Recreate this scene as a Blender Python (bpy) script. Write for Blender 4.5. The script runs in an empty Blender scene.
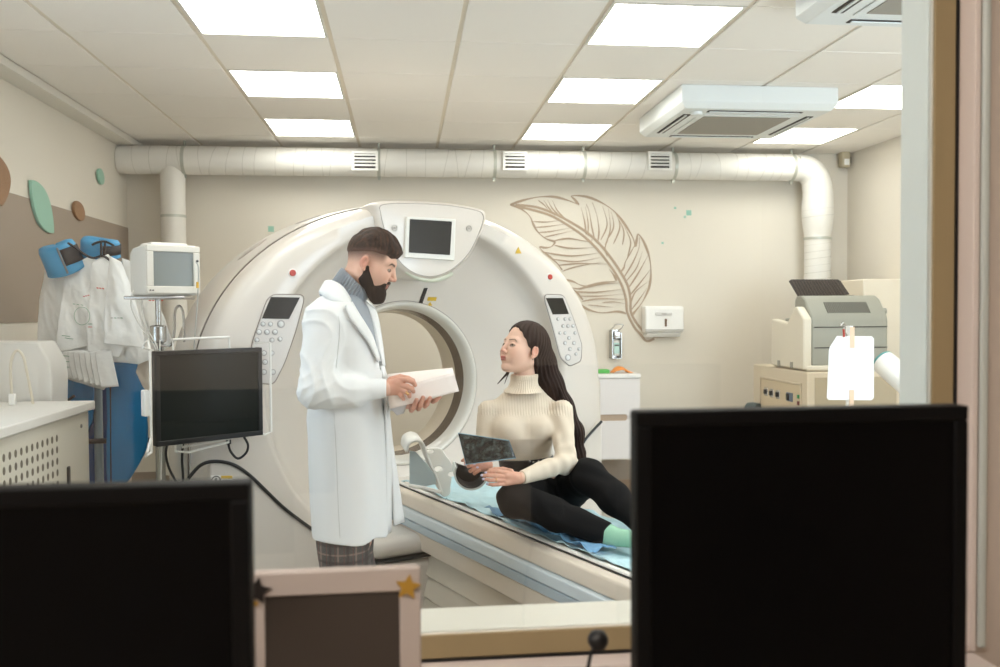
import bpy, bmesh, math, random
import numpy as np
from mathutils import Vector, Matrix, noise
from math import sin, cos, pi, radians, sqrt, atan, tan, exp

SC = bpy.context.scene
COL = SC.collection
random.seed(7)

# ---------------------------------------------------------------- camera
FPX, IW, IH = 880.0, 1000.0, 667.0
YAW = atan(96 / FPX); PITCH = atan(24 / FPX * cos(YAW)); ROLL = radians(0.35)
EYE = Vector((0.0, 0.0, 1.5))
FWD = Vector((sin(YAW) * cos(PITCH), cos(YAW) * cos(PITCH), -sin(PITCH)))
R0 = Vector((cos(YAW), -sin(YAW), 0)); U0 = R0.cross(FWD)
RGT = R0 * cos(ROLL) - U0 * sin(ROLL); UPV = U0 * cos(ROLL) + R0 * sin(ROLL)
cam = bpy.data.cameras.new('camera'); cam_o = bpy.data.objects.new('camera', cam); COL.objects.link(cam_o)
cam.sensor_fit = 'HORIZONTAL'; cam.sensor_width = 36.0; cam.lens = FPX * 36 / IW
cam.clip_start = 0.02; cam.clip_end = 60
cam_o.matrix_world = Matrix.Translation(EYE) @ Matrix((RGT, UPV, -FWD)).transposed().to_4x4()
cam.dof.use_dof = True; cam.dof.focus_distance = 3.7; cam.dof.aperture_fstop = 4.5
SC.camera = cam_o

def P(x, y, X=None, Y=None, Z=None):
    """where the sight line through a measured image point meets the plane X=, Y= or Z="""
    d = FWD + (x - IW / 2) / FPX * RGT - (y - IH / 2) / FPX * UPV
    if X is not None: t = X / d.x
    elif Y is not None: t = Y / d.y
    else: t = (Z - EYE.z) / d.z
    return EYE + d * t

# ---------------------------------------------------------------- colour management and world
vs = SC.view_settings
vs.view_transform = 'Standard'; vs.look = 'None'; vs.gamma = 1.0; vs.use_curve_mapping = False
vs.exposure = 0.3
wd = bpy.data.worlds.new('world'); SC.world = wd; wd.use_nodes = True
wd.node_tree.nodes['Background'].inputs[0].default_value = (0.8, 0.85, 0.9, 1)
wd.node_tree.nodes['Background'].inputs[1].default_value = 0.3
LIGHT_STRENGTH = 7.0          # emission of the scan room's ceiling panels
CONTROL_STRENGTH = 7.5        # emission of the unseen panels added in the control room

# ---------------------------------------------------------------- materials
def lin(c):
    return tuple(((v / 255) / 12.92 if v / 255 <= 0.04045 else (((v / 255) + 0.055) / 1.055) ** 2.4) for v in c)
MATS = {}
def mat(name, rgb, rough=0.5, metal=0.0, ns=0, na=0.0, bump=0.0, bs=None, coat=0.0, spec=None, stretch=None, sss=0.0, trans=0.0):
    if name in MATS: return MATS[name]
    m = bpy.data.materials.new(name); m.use_nodes = True
    nt = m.node_tree; b = nt.nodes['Principled BSDF']
    c = (*lin(rgb), 1)
    b.inputs['Base Color'].default_value = c; b.inputs['Roughness'].default_value = rough
    b.inputs['Metallic'].default_value = metal
    if coat: b.inputs['Coat Weight'].default_value = coat; b.inputs['Coat Roughness'].default_value = 0.08
    if spec is not None: b.inputs['Specular IOR Level'].default_value = spec
    if sss: b.inputs['Subsurface Weight'].default_value = sss; b.inputs['Subsurface Radius'].default_value = (0.012, 0.004, 0.002)
    if trans: b.inputs['Transmission Weight'].default_value = trans
    if ns or bump:
        tc = nt.nodes.new('ShaderNodeTexCoord'); mp = nt.nodes.new('ShaderNodeMapping')
        nt.links.new(tc.outputs['Object'], mp.inputs[0])
        if stretch: mp.inputs['Scale'].default_value = stretch
    if na:
        n = nt.nodes.new('ShaderNodeTexNoise'); n.inputs['Scale'].default_value = ns; n.inputs['Detail'].default_value = 5
        nt.links.new(mp.outputs[0], n.inputs['Vector'])
        r = nt.nodes.new('ShaderNodeMapRange'); r.inputs[3].default_value = 1 - na; r.inputs[4].default_value = 1 + na
        nt.links.new(n.outputs['Fac'], r.inputs[0])
        mx = nt.nodes.new('ShaderNodeMix'); mx.data_type = 'RGBA'; mx.blend_type = 'MULTIPLY'; mx.inputs[0].default_value = 1
        mx.inputs[6].default_value = c; nt.links.new(r.outputs[0], mx.inputs[7]); nt.links.new(mx.outputs[2], b.inputs['Base Color'])
    if bump:
        n = nt.nodes.new('ShaderNodeTexNoise'); n.inputs['Scale'].default_value = bs or ns; n.inputs['Detail'].default_value = 4
        nt.links.new(mp.outputs[0], n.inputs['Vector'])
        bp = nt.nodes.new('ShaderNodeBump'); bp.inputs['Strength'].default_value = bump; bp.inputs['Distance'].default_value = 0.004
        nt.links.new(n.outputs['Fac'], bp.inputs['Height']); nt.links.new(bp.outputs[0], b.inputs['Normal'])
    MATS[name] = m
    return m
def emit(name, rgb, s):
    m = bpy.data.materials.new(name); m.use_nodes = True; b = m.node_tree.nodes['Principled BSDF']
    b.inputs['Base Color'].default_value = (*lin(rgb), 1)
    b.inputs['Emission Color'].default_value = (*lin(rgb), 1); b.inputs['Emission Strength'].default_value = s
    MATS[name] = m
    return m
def clear_glass(name, tint=(0.98, 0.985, 0.972), refl=0.9):
    m = bpy.data.materials.new(name); m.use_nodes = True; nt = m.node_tree; nt.nodes.clear()
    o = nt.nodes.new('ShaderNodeOutputMaterial'); t = nt.nodes.new('ShaderNodeBsdfTransparent'); g = nt.nodes.new('ShaderNodeBsdfGlossy')
    f = nt.nodes.new('ShaderNodeFresnel'); f.inputs[0].default_value = 1.5
    x = nt.nodes.new('ShaderNodeMixShader'); k = nt.nodes.new('ShaderNodeMath'); k.operation = 'MULTIPLY'; k.inputs[1].default_value = refl
    t.inputs[0].default_value = (*tint, 1); g.inputs[0].default_value = (1, 1, 1, 1); g.inputs[1].default_value = 0.01
    nt.links.new(f.outputs[0], k.inputs[0]); nt.links.new(k.outputs[0], x.inputs[0]); nt.links.new(t.outputs[0], x.inputs[1]); nt.links.new(g.outputs[0], x.inputs[2])
    nt.links.new(x.outputs[0], o.inputs[0])
    return m
def vcol_mat(name, rough=0.5, bump=0.0, bs=200, sss=0.0, stretch=None, spec=None):
    """base colour read from the mesh's own 'tint' colour attribute"""
    m = mat(name, (200, 200, 200), rough, ns=0, bump=bump, bs=bs, sss=sss, stretch=stretch, spec=spec)
    nt = m.node_tree; a = nt.nodes.new('ShaderNodeVertexColor'); a.layer_name = 'tint'
    nt.links.new(a.outputs[0], nt.nodes['Principled BSDF'].inputs['Base Color'])
    return m

# ---------------------------------------------------------------- objects
WM = {}   # world matrix of every object we made
def tag(o, label=None, cat=None, group=None, kind=None):
    if label: o['label'] = label
    if cat: o['category'] = cat
    if group: o['group'] = group
    if kind: o['kind'] = kind
    return o
def thing(name, label, cat, loc=(0, 0, 0), rz=0, group=None):
    o = bpy.data.objects.new(name, None); COL.objects.link(o); o.empty_display_size = 0.05
    o.location = loc; o.rotation_euler = (0, 0, rz)
    WM[o.name] = Matrix.Translation(Vector(loc)) @ Matrix.Rotation(rz, 4, 'Z')
    return tag(o, label, cat, group)

class MB:
    """collects shapes; build() links them as ONE mesh object"""
    def __init__(s, M=None): s.v = []; s.f = []; s.M = M or Matrix()
    def add(s, vs_, fs_, M=None):
        T = s.M @ M if M is not None else s.M
        n = len(s.v); s.v += [T @ Vector(v) for v in vs_]; s.f += [tuple(i + n for i in f) for f in fs_]
        return s
    def box(s, x0, x1, y0, y1, z0, z1, M=None):
        v = [(x, y, z) for x in (x0, x1) for y in (y0, y1) for z in (z0, z1)]
        return s.add(v, [(0, 1, 3, 2), (4, 6, 7, 5), (0, 4, 5, 1), (2, 3, 7, 6), (0, 2, 6, 4), (1, 5, 7, 3)], M)
    def prism(s, pts, a, b, M=None, pts2=None):
        """outline in local xy, from z=a to z=b"""
        p2 = pts2 or pts; n = len(pts)
        v = [(p[0], p[1], a) for p in pts] + [(p[0], p[1], b) for p in p2]
        f = [tuple(range(n))[::-1], tuple(range(n, 2 * n))] + [(i, (i + 1) % n, n + (i + 1) % n, n + i) for i in range(n)]
        return s.add(v, f, M)
    def tube(s, pts, r, n=10, closed=False, M=None, flat=None):
        pts = [Vector(p) for p in pts]; k = len(pts)
        rs = r if isinstance(r, (list, tuple)) else [r] * k
        v = []; up = None
        for i, p in enumerate(pts):
            if closed: t = pts[(i + 1) % k] - pts[i - 1]
            else: t = pts[min(i + 1, k - 1)] - pts[max(i - 1, 0)]
            t.normalize()
            if up is None:
                up = Vector((0, 0, 1)) if abs(t.z) < 0.9 else Vector((1, 0, 0))
            a = t.cross(up); a.normalize(); b = a.cross(t); up = b
            for j in range(n):
                w = 2 * pi * j / n
                v.append(p + a * cos(w) * rs[i] + b * sin(w) * rs[i] * (flat or 1))
        f = []
        for i in range(k if closed else k - 1):
            for j in range(n):
                a0 = i * n + j; a1 = i * n + (j + 1) % n; b0 = ((i + 1) % k) * n + j; b1 = ((i + 1) % k) * n + (j + 1) % n
                f.append((a0, a1, b1, b0))
        if not closed: f += [tuple(range(n))[::-1], tuple((k - 1) * n + j for j in range(n))]
        return s.add(v, f, M)
    def lathe(s, prof, n=32, M=None, close=False):
        v = [(r * cos(2 * pi * j / n), r * sin(2 * pi * j / n), z) for r, z in prof for j in range(n)]; k = len(prof)
        f = [(i * n + j, i * n + (j + 1) % n, ((i + 1) % k) * n + (j + 1) % n, ((i + 1) % k) * n + j) for i in range(k if close else k - 1) for j in range(n)]
        if not close: f += [tuple(range(n))[::-1], tuple((k - 1) * n + j for j in range(n))]
        return s.add(v, f, M)
    def grid(s, rows, M=None, closed=False, thick=0):
        """rows of points -> surface; thick gives it a back"""
        k = len(rows); n = len(rows[0]); v = [p for r in rows for p in r]
        nn = n if closed else n - 1
        f = [(i * n + j, i * n + (j + 1) % n, (i + 1) * n + (j + 1) % n, (i + 1) * n + j) for i in range(k - 1) for j in range(nn)]
        return s.add(v, f, M)
    def build(s, name, m, parent=None, bevel=0, seg=2, smooth=True, angle=40, solid=0, sub=0, normals=True):
        me = bpy.data.meshes.new(name)
        if parent is not None:
            T = WM[parent.name].inverted(); org = None; vv = [T @ v for v in s.v]
        else:
            lo = Vector([min(v[i] for v in s.v) for i in range(3)]); hi = Vector([max(v[i] for v in s.v) for i in range(3)])
            org = (lo + hi) / 2; org.z = lo.z; vv = [v - org for v in s.v]
        me.from_pydata([tuple(v) for v in vv], [], s.f)
        if normals:
            bm = bmesh.new(); bm.from_mesh(me); bmesh.ops.recalc_face_normals(bm, faces=bm.faces); bm.to_mesh(me); bm.free()
        me.update()
        return link(name, me, m, parent, org, bevel, seg, smooth, angle, solid, sub)
def link(name, me, m, parent=None, org=None, bevel=0, seg=2, smooth=True, angle=40, solid=0, sub=0):
    o = bpy.data.objects.new(name, me); COL.objects.link(o); me.materials.append(m)
    if smooth:
        me.polygons.foreach_set('use_smooth', [True] * len(me.polygons)); me.set_sharp_from_angle(angle=radians(angle))
    if solid: md = o.modifiers.new('thickness', 'SOLIDIFY'); md.thickness = solid; md.offset = 0
    if sub: md = o.modifiers.new('subdiv', 'SUBSURF'); md.levels = sub; md.render_levels = sub
    if bevel: md = o.modifiers.new('bevel', 'BEVEL'); md.width = bevel; md.segments = seg; md.limit_method = 'ANGLE'; md.angle_limit = radians(35)
    if parent is not None: o.parent = parent; WM[o.name] = WM[parent.name].copy()
    else: o.location = org if org is not None else (0, 0, 0); WM[o.name] = Matrix.Translation(o.location)
    return o
def struct(o): o['kind'] = 'structure'; return o
def dup(root, loc, rz=None, label=None):
    r = root.copy(); COL.objects.link(r); r.location = loc
    if rz is not None: r.rotation_euler = (0, 0, rz)
    if label: r['label'] = label
    def rec(a, b):
        for ch in list(a.children):
            c = ch.copy(); COL.objects.link(c); c.parent = b; rec(ch, c)
    rec(root, r)
    return r
def frame(o, x, y, z=None):
    """matrix with origin o and axes x, y"""
    x = Vector(x).normalized(); y = Vector(y); z = x.cross(y).normalized(); y = z.cross(x)
    M = Matrix((x, y, z)).transposed().to_4x4(); M.translation = Vector(o); return M
def smooth_path(pts, n=6, closed=False):
    pts = [Vector(p) for p in pts]; k = len(pts); out = []
    rng = range(k if closed else k - 1)
    for i in rng:
        if closed: p0, p1, p2, p3 = pts[i - 1], pts[i], pts[(i + 1) % k], pts[(i + 2) % k]
        else: p0, p1, p2, p3 = pts[max(i - 1, 0)], pts[i], pts[i + 1], pts[min(i + 2, k - 1)]
        for j in range(n):
            t = j / n
            out.append(0.5 * ((2 * p1) + (p2 - p0) * t + (2 * p0 - 5 * p1 + 4 * p2 - p3) * t * t + (3 * p1 - p0 - 3 * p2 + p3) * t ** 3))
    if not closed: out.append(pts[-1])
    return out

# ---------------------------------------------------------------- sculpting: distance fields -> one smooth surface
def sub3(p, c): return (p[0] - c[0], p[1] - c[1], p[2] - c[2])
def ell(p, c, r, R=None):
    q = sub3(p, c)
    if R is not None:
        q = tuple(R[0][i] * q[0] + R[1][i] * q[1] + R[2][i] * q[2] for i in range(3))
    k0 = np.sqrt((q[0] / r[0]) ** 2 + (q[1] / r[1]) ** 2 + (q[2] / r[2]) ** 2)
    k1 = np.sqrt((q[0] / r[0] ** 2) ** 2 + (q[1] / r[1] ** 2) ** 2 + (q[2] / r[2] ** 2) ** 2) + 1e-6
    return k0 * (k0 - 1) / k1
def sph(p, c, r): q = sub3(p, c); return np.sqrt(q[0] ** 2 + q[1] ** 2 + q[2] ** 2) - r
def cone(p, a, b, ra, rb, fl=None):
    """capsule whose radius runs from ra to rb; fl = (direction, factor) squashes it along a direction"""
    if fl is not None:
        d, k = Vector(fl[0]).normalized(), fl[1]
        q = sub3(p, a); dd = (q[0] * d.x + q[1] * d.y + q[2] * d.z) * (k - 1)
        p = (p[0] + dd * d.x, p[1] + dd * d.y, p[2] + dd * d.z)
        ab_ = Vector(b) - Vector(a); b = tuple(Vector(b) + d * (ab_.dot(d)) * (k - 1))
    q = sub3(p, a); ab = (b[0] - a[0], b[1] - a[1], b[2] - a[2]); L = ab[0] ** 2 + ab[1] ** 2 + ab[2] ** 2 + 1e-9
    t = np.clip((q[0] * ab[0] + q[1] * ab[1] + q[2] * ab[2]) / L, 0, 1)
    return np.sqrt((q[0] - ab[0] * t) ** 2 + (q[1] - ab[1] * t) ** 2 + (q[2] - ab[2] * t) ** 2) - (ra + (rb - ra) * t)
def chain(p, pts, rs, k=0.0):
    d = None
    for i in range(len(pts) - 1):
        e = cone(p, pts[i], pts[i + 1], rs[i], rs[i + 1]); d = e if d is None else (su(d, e, k) if k else np.minimum(d, e))
    return d
def su(a, b, k):
    h = np.clip(0.5 + 0.5 * (b - a) / k, 0, 1); return b + (a - b) * h - k * h * (1 - h)
def ss(a, b, k): return -su(-a, b, k)        # a minus b
def si(a, b, k): return -su(-a, -b, k)       # intersection
def sdf_arrays(fn, lo, hi, h):
    lo = np.array(lo, np.float32); hi = np.array(hi, np.float32); n = np.ceil((hi - lo) / h).astype(int) + 1
    ax = [lo[i] + h * np.arange(n[i], dtype=np.float32) for i in range(3)]
    G = (ax[0][:, None, None], ax[1][None, :, None], ax[2][None, None, :])
    D = np.broadcast_to(fn(tuple(np.broadcast_to(g, n) for g in G)), n).astype(np.float32)
    S = D < 0
    c = np.zeros((n[0] - 1, n[1] - 1, n[2] - 1), np.int8)
    for i in (0, 1):
        for j in (0, 1):
            for k in (0, 1): c += S[i:n[0] - 1 + i, j:n[1] - 1 + j, k:n[2] - 1 + k]
    act = (c > 0) & (c < 8); I = np.argwhere(act); idx = -np.ones(act.shape, np.int64); idx[act] = np.arange(len(I))
    acc = np.zeros((len(I), 3)); cnt = np.zeros(len(I))
    for axis in range(3):
        o1, o2 = [a for a in range(3) if a != axis]
        for u in (0, 1):
            for w in (0, 1):
                A = I.copy(); A[:, o1] += u; A[:, o2] += w; B = A.copy(); B[:, axis] += 1
                da = D[A[:, 0], A[:, 1], A[:, 2]]; db = D[B[:, 0], B[:, 1], B[:, 2]]
                m = (da < 0) != (db < 0); t = np.where(m, da / np.where(m, da - db, 1), 0)
                pt = A.astype(float); pt[:, axis] += t
                acc[m] += pt[m]; cnt[m] += 1
    V = lo + h * acc / cnt[:, None]
    F = []
    for axis in range(3):
        o1, o2 = [a for a in range(3) if a != axis]
        sl0 = [slice(None)] * 3; sl1 = [slice(None)] * 3; sl0[axis] = slice(0, -1); sl1[axis] = slice(1, None)
        ch = S[tuple(sl0)] != S[tuple(sl1)]
        E = np.argwhere(ch); E = E[(E[:, o1] > 0) & (E[:, o2] > 0) & (E[:, o1] < n[o1] - 1) & (E[:, o2] < n[o2] - 1)]
        def cell(a, b): C_ = E.copy(); C_[:, o1] -= a; C_[:, o2] -= b; return idx[C_[:, 0], C_[:, 1], C_[:, 2]]
        q = np.stack([cell(0, 0), cell(1, 0), cell(1, 1), cell(0, 1)], 1)
        flip = S[E[:, 0], E[:, 1], E[:, 2]]
        if axis == 1: flip = ~flip
        q[~flip] = q[~flip][:, ::-1]; F.append(q)
    F = np.concatenate(F); F = F[(F >= 0).all(1)]
    # pull vertices onto the surface
    for _ in range(2):
        p = tuple(V[:, i] for i in range(3)); d = fn(p); e = h * 0.3; g = np.zeros_like(V)
        for i in range(3):
            q = [V[:, 0], V[:, 1], V[:, 2]]; q[i] = q[i] + e; g[:, i] = (fn(tuple(q)) - d) / e
        V = V - np.clip(d / np.maximum((g ** 2).sum(1), 0.2), -h * .5, h * .5)[:, None] * g
    return V, F
def weld(parts):
    vs_, fs_, n = [], [], 0
    for V, F in parts: vs_.append(V); fs_.append(F + n); n += len(V)
    return np.concatenate(vs_), np.concatenate(fs_)
def np_obj(name, V, F, m, parent=None, tint=None, org=None, T=None):
    """link numpy vertices/quads as one object; T maps them to the world first"""
    if T is not None:
        Tm = np.array(T); V = V @ Tm[:3, :3].T + Tm[:3, 3]
    if parent is not None:
        Ti = np.array(WM[parent.name].inverted()); W = V @ Ti[:3, :3].T + Ti[:3, 3]; org = None
    else:
        org = Vector(org) if org is not None else Vector(((V[:, 0].min() + V[:, 0].max()) / 2, (V[:, 1].min() + V[:, 1].max()) / 2, V[:, 2].min()))
        W = V - np.array(org)
    me = bpy.data.meshes.new(name)
    me.vertices.add(len(W)); me.vertices.foreach_set('co', W.astype(np.float32).ravel())
    me.loops.add(F.size); me.loops.foreach_set('vertex_index', F.ravel().astype(np.int32))
    me.polygons.add(len(F)); me.polygons.foreach_set('loop_start', np.arange(0, F.size, 4, dtype=np.int32))
    me.update(calc_edges=True)
    if tint is not None:
        a = me.color_attributes.new('tint', 'FLOAT_COLOR', 'POINT')
        a.data.foreach_set('color', np.concatenate([tint, np.ones((len(tint), 1))], 1).astype(np.float32).ravel())
    return link(name, me, m, parent, org, angle=75)
def vnoise(p, s, seed=0.0):
    """cheap smooth noise from sines, -1..1"""
    x, y, z = p[0] * s + seed, p[1] * s + seed * 1.7, p[2] * s - seed
    return (np.sin(x * 1.0 + 1.9 * np.sin(y * .7 + z * .4)) + np.sin(y * 1.3 + 1.7 * np.sin(z * .8 + x * .5)) + np.sin(z * 1.1 + 1.5 * np.sin(x * .9 - y * .6))) / 3
# ================================================================ the room
XL, XR, YB, YF, ZC = -2.06, 3.63, 6.9, 1.45, 2.76
M_wall = mat('wall_paint', (225, 218, 204), 0.75, ns=3, na=0.02, bump=0.15, bs=180)
M_wall_l = mat('wall_paint_left', (225, 219, 206), 0.75, ns=3, na=0.02, bump=0.15, bs=180)
M_taupe = mat('taupe_paint', (158, 144, 130), 0.7, ns=4, na=0.02, bump=0.15, bs=180)
M_floor = mat('floor_lino', (190, 184, 172), 0.35, ns=6, na=0.05)
M_tile = mat('ceiling_tile', (247, 242, 234), 0.8, ns=60, na=0.015, bump=0.2, bs=300)
M_bar = mat('ceiling_bar', (232, 222, 204), 0.6)
M_white = mat('white_plastic', (240, 239, 234), 0.4)
M_offw = mat('offwhite_metal', (226, 222, 212), 0.45)
M_dark = mat('dark_gap', (28, 27, 26), 0.7)
M_black = mat('black_plastic', (20, 20, 21), 0.4)
M_steel = mat('steel', (190, 190, 188), 0.25, 1.0)

def plane_struct(name, m, x0, x1, y0, y1, z0, z1, bev=0):
    return struct(MB().box(x0, x1, y0, y1, z0, z1).build(name, m, smooth=False, bevel=bev))
plane_struct('floor', M_floor, -2.4, 3.8, -1.9, 7.0, -0.1, 0)
plane_struct('wall_back', M_wall, -2.2, 3.8, YB, YB + .1, 0, 3.0)
plane_struct('wall_left', M_wall_l, XL - .1, XL, YF, YB, 0, 3.0)
plane_struct('wall_right', M_wall, XR, XR + .1, YF, YB, 0, 3.0)
plane_struct('trim_1', M_taupe, XL, XL + .006, YF, YB, 1.447, 2.131)
plane_struct('baseboard_back', mat('base_wood', (150, 126, 104), 0.5), XL, XR, YB - .015, YB, 0, .13)
plane_struct('trim_2', M_taupe, XL, XR, YB - .006, YB, .13, .285)
plane_struct('trim_3', M_offw, XL, XL + .125, YF, YB, 2.712, ZC, .004)

# suspended ceiling: slab whose ribs show between the tiles
struct(MB().box(XL, XR, YF, YB, ZC + .004, 3.0).build('ceiling', M_bar, smooth=False))
gx = [0.265 + .59 * k for k in range(-4, 7)]; gy = [4.15 + .585 * k for k in range(-5, 6)]
LIGHTS = [(-2, 0), (-2, 2), (-2, 4), (-2, -2), (1, 0), (1, 2), (1, 4), (1, -2), (4, 0), (4, 2), (4, 4), (4, -2)]
lightcells = set()
for a, b in LIGHTS: lightcells.add((a, b))
t = MB()
for i in range(len(gx) - 1):
    for j in range(-1, len(gy)):
        x0, x1 = gx[i] + .011, gx[i + 1] - .011
        y0 = gy[j] + .003 if j >= 0 else YF; y1 = gy[j + 1] - .003 if j + 1 < len(gy) else YB
        if x0 < XL + .13: x0 = XL + .13
        if x1 > XR: x1 = XR
        if (i - 4, j - 5 + 1) in lightcells: continue
        if y1 - y0 < .02 or x1 - x0 < .02: continue
        t.box(x0, x1, y0, min(y1, YB), ZC - .004, ZC + .006)
struct(t.build('trim_4', M_tile, smooth=False, bevel=.002, seg=1))
M_panel = emit('light_panel', (255, 254, 250), LIGHT_STRENGTH)
lightlab = {(-2, 0): 'large square ceiling light at the top left of the room, nearest above the doctor', (-2, 2): 'square ceiling light above the doctor, middle of the left row',
            (-2, 4): 'small looking square ceiling light of the left row, closest to the back wall duct', (-2, -2): 'square ceiling light of the left row, out near the window wall',
            (1, 0): 'large square ceiling light of the middle row, nearest the window', (1, 2): 'square ceiling light of the middle row beside the air conditioner',
            (1, 4): 'square ceiling light of the middle row, closest to the back wall duct', (1, -2): 'square ceiling light of the middle row, out near the window wall',
            (4, 0): 'square ceiling light of the right row beside the nearer air conditioner', (4, 2): 'square ceiling light just right of the farther air conditioner, cut by the window frame',
            (4, 4): 'square ceiling light behind the farther air conditioner, over the printer', (4, -2): 'square ceiling light of the right row, out near the window wall'}
for a, b in LIGHTS:
    x0, x1 = .265 + .59 * a + .011, .265 + .59 * (a + 1) - .011; y0, y1 = 4.15 + .585 * (b - 1) + .003, 4.15 + .585 * b - .003
    L = thing('ceiling_light', lightlab[(a, b)], 'ceiling light', ((x0 + x1) / 2, (y0 + y1) / 2, ZC), group='square ceiling lights')
    f = MB()
    for bx in ((x0, x1, y0, y0 + .012), (x0, x1, y1 - .012, y1), (x0, x0 + .012, y0 + .012, y1 - .012), (x1 - .012, x1, y0 + .012, y1 - .012)): f.box(*bx, ZC - .006, ZC + .004)
    f.build('frame', M_offw, L)
    MB().box(x0 + .012, x1 - .012, y0 + .012, y1 - .012, ZC - .003, ZC + .003).build('diffuser', M_panel, L, smooth=False)

# ---------------------------------------------------------------- window wall, seen from the control room
WX0, WX1, WZ0, WZ1 = -1.25, 0.857, 0.998, 2.30       # clear opening
FY = 1.35                                            # face of the window frame
M_cwall = mat('control_wall', (208, 196, 184), 0.8, ns=3, na=0.02)
M_case = mat('casing', (232, 220, 214), 0.6)
M_mint = mat('frame_inner', (238, 240, 232), 0.45)
M_wood = mat('frame_wood', (160, 142, 106), 0.55, ns=8, na=.12, stretch=(1, 1, .08))
def hole_wall(name, m, y0, y1, x0, x1, z0, z1, hx0, hx1, hz0, hz1):
    w = MB()
    w.box(x0, hx0, y0, y1, z0, z1).box(hx1, x1, y0, y1, z0, z1).box(hx0, hx1, y0, y1, z0, hz0).box(hx0, hx1, y0, y1, hz1, z1)
    return struct(w.build(name, m, smooth=False))
hole_wall('wall_front', M_cwall, 1.312, YF, -2.4, 3.8, 0, 3.0, WX0 - .05, WX1 + .05, WZ0 - .045, WZ1 + .05)
w = thing('window_1', None, None, (-.2, FY, WZ0)); del_keys = None; w['kind'] = 'structure'
def ring(y0, y1, a, b, m, name, bev=.002):
    f = MB()
    f.box(WX0 - b, WX0 - a, y0, y1, WZ0 - b, WZ1 + b).box(WX1 + a, WX1 + b, y0, y1, WZ0 - b, WZ1 + b)
    f.box(WX0 - a, WX1 + a, y0, y1, WZ0 - b, WZ0 - a).box(WX0 - a, WX1 + a, y0, y1, WZ1 + a, WZ1 + b)
    return f.build(name, m, w, bevel=bev)
ring(FY, FY + .006, 0.0005, .038, M_wood, 'window_frame')
f = MB().box(WX0 - .036, WX0, FY + .006, 1.445, WZ0 - .036, WZ1 + .036).box(WX1, WX1 + .036, FY + .006, 1.445, WZ0 - .036, WZ1 + .036).box(WX0, WX1, FY + .006, 1.445, WZ1, WZ1 + .036)
f.build('window_reveal', M_mint, w)
MB().box(WX0 - .05, WX1 + .05, FY + .006, 1.475, WZ0 - .036, WZ0).build('window_sill', mat('sill_cream', (240, 236, 222), .4), w, bevel=.003)
ring(FY - .002, FY + .004, .038, .0415, M_black, 'seal', 0)
ring(1.308, FY - .002, .0415, .052, M_case, 'casing')
f = MB().box(WX0 - .015, WX1 + .015, FY + .010, FY + .016, WZ0 - .015, WZ1 + .015).build('glass_pane', clear_glass('window_glass'), w, smooth=False)
# architrave strips on the control room side, right of the window
tr = MB().box(WX1 + .053, WX1 + .066, 1.302, 1.3115, WZ0 - .045, 2.6).build('trim_5', mat('mint_bead', (206, 214, 210), 0.4), smooth=True, bevel=.004); struct(tr)
struct(MB().box(WX0 - .05, WX1 + .05, 1.22, 1.3115, WZ0 - .075, WZ0 - .053).build('trim_6', M_case, bevel=.004))

W3 = thing('added_window_left', None, None, (XL, 2.35, 1.0)); W3['kind'] = 'structure'  # unseen window added in the left wall to brighten the jamb
MB().box(XL + .007, XL + .012, 1.75, 2.95, 1.0, 2.3).build('glass_pane', emit('added_daylight_left', (214, 234, 255), 3.5), W3, smooth=False)
f = MB()
for q in ((1.71, 1.75, .96, 2.34), (2.95, 2.99, .96, 2.34), (1.75, 2.95, .96, 1.0), (1.75, 2.95, 2.3, 2.34), (2.33, 2.37, 1.0, 2.3)): f.box(XL + .007, XL + .03, q[0], q[1], q[2], q[3])
f.build('window_frame', M_mint, W3, bevel=.003)
# unseen daylight pane added in the window wall to brighten the near ceiling
W2 = thing('added_window_right', None, None, (2.75, FY, 1.0)); W2['kind'] = 'structure'
MB().box(2.1, 3.4, 1.462, 1.466, 1.0, 2.4).build('glass_pane', emit('added_daylight_right', (218, 236, 255), 9.0), W2, smooth=False)
f = MB()
for q in ((2.06, 2.1, .96, 2.44), (3.4, 3.44, .96, 2.44), (2.1, 3.4, .96, 1.0), (2.1, 3.4, 2.4, 2.44), (2.73, 2.77, 1.0, 2.4)): f.box(q[0], q[1], 1.452, 1.475, q[2], q[3])
f.build('window_frame', M_mint, W2, bevel=.003)
# control room shell
plane_struct('wall_control_left', M_cwall, -2.4, -2.3, -1.8, 1.3115, 0, 2.7)
plane_struct('wall_control_right', M_cwall, 1.9, 2.0, -1.8, 1.3115, 0, 2.7)
plane_struct('wall_control_back', M_cwall, -2.4, 2.0, -1.9, -1.8, 0, 2.7)
plane_struct('trim_7', M_tile, -2.4, 2.0, -1.9, 1.3115, 2.7, 2.8)
L = thing('ceiling_light', 'added unseen wide light on the control room ceiling above the desk', 'ceiling light', (0.0, 0.15, 2.7))  # unseen lamp added to light the window frame and sill
MB().box(-.6, .6, -.15, .45, 2.69, 2.7).build('frame', M_offw, L, smooth=False)
MB().box(-.58, .58, -.13, .43, 2.684, 2.69).build('diffuser', emit('control_panel', (255, 248, 240), CONTROL_STRENGTH), L, smooth=False)

L = thing('ceiling_light', 'added unseen square light at the left side of the control room', 'ceiling light', (-1.85, -.2, 2.7))  # second unseen lamp, added to brighten the right casing
MB().box(-2.25, -1.45, -.6, .2, 2.69, 2.7).build('frame', M_offw, L, smooth=False)
MB().box(-2.23, -1.47, -.58, .18, 2.684, 2.69).build('diffuser', emit('added_panel_left', (255, 248, 240), CONTROL_STRENGTH * 1.9), L, smooth=False)

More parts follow.
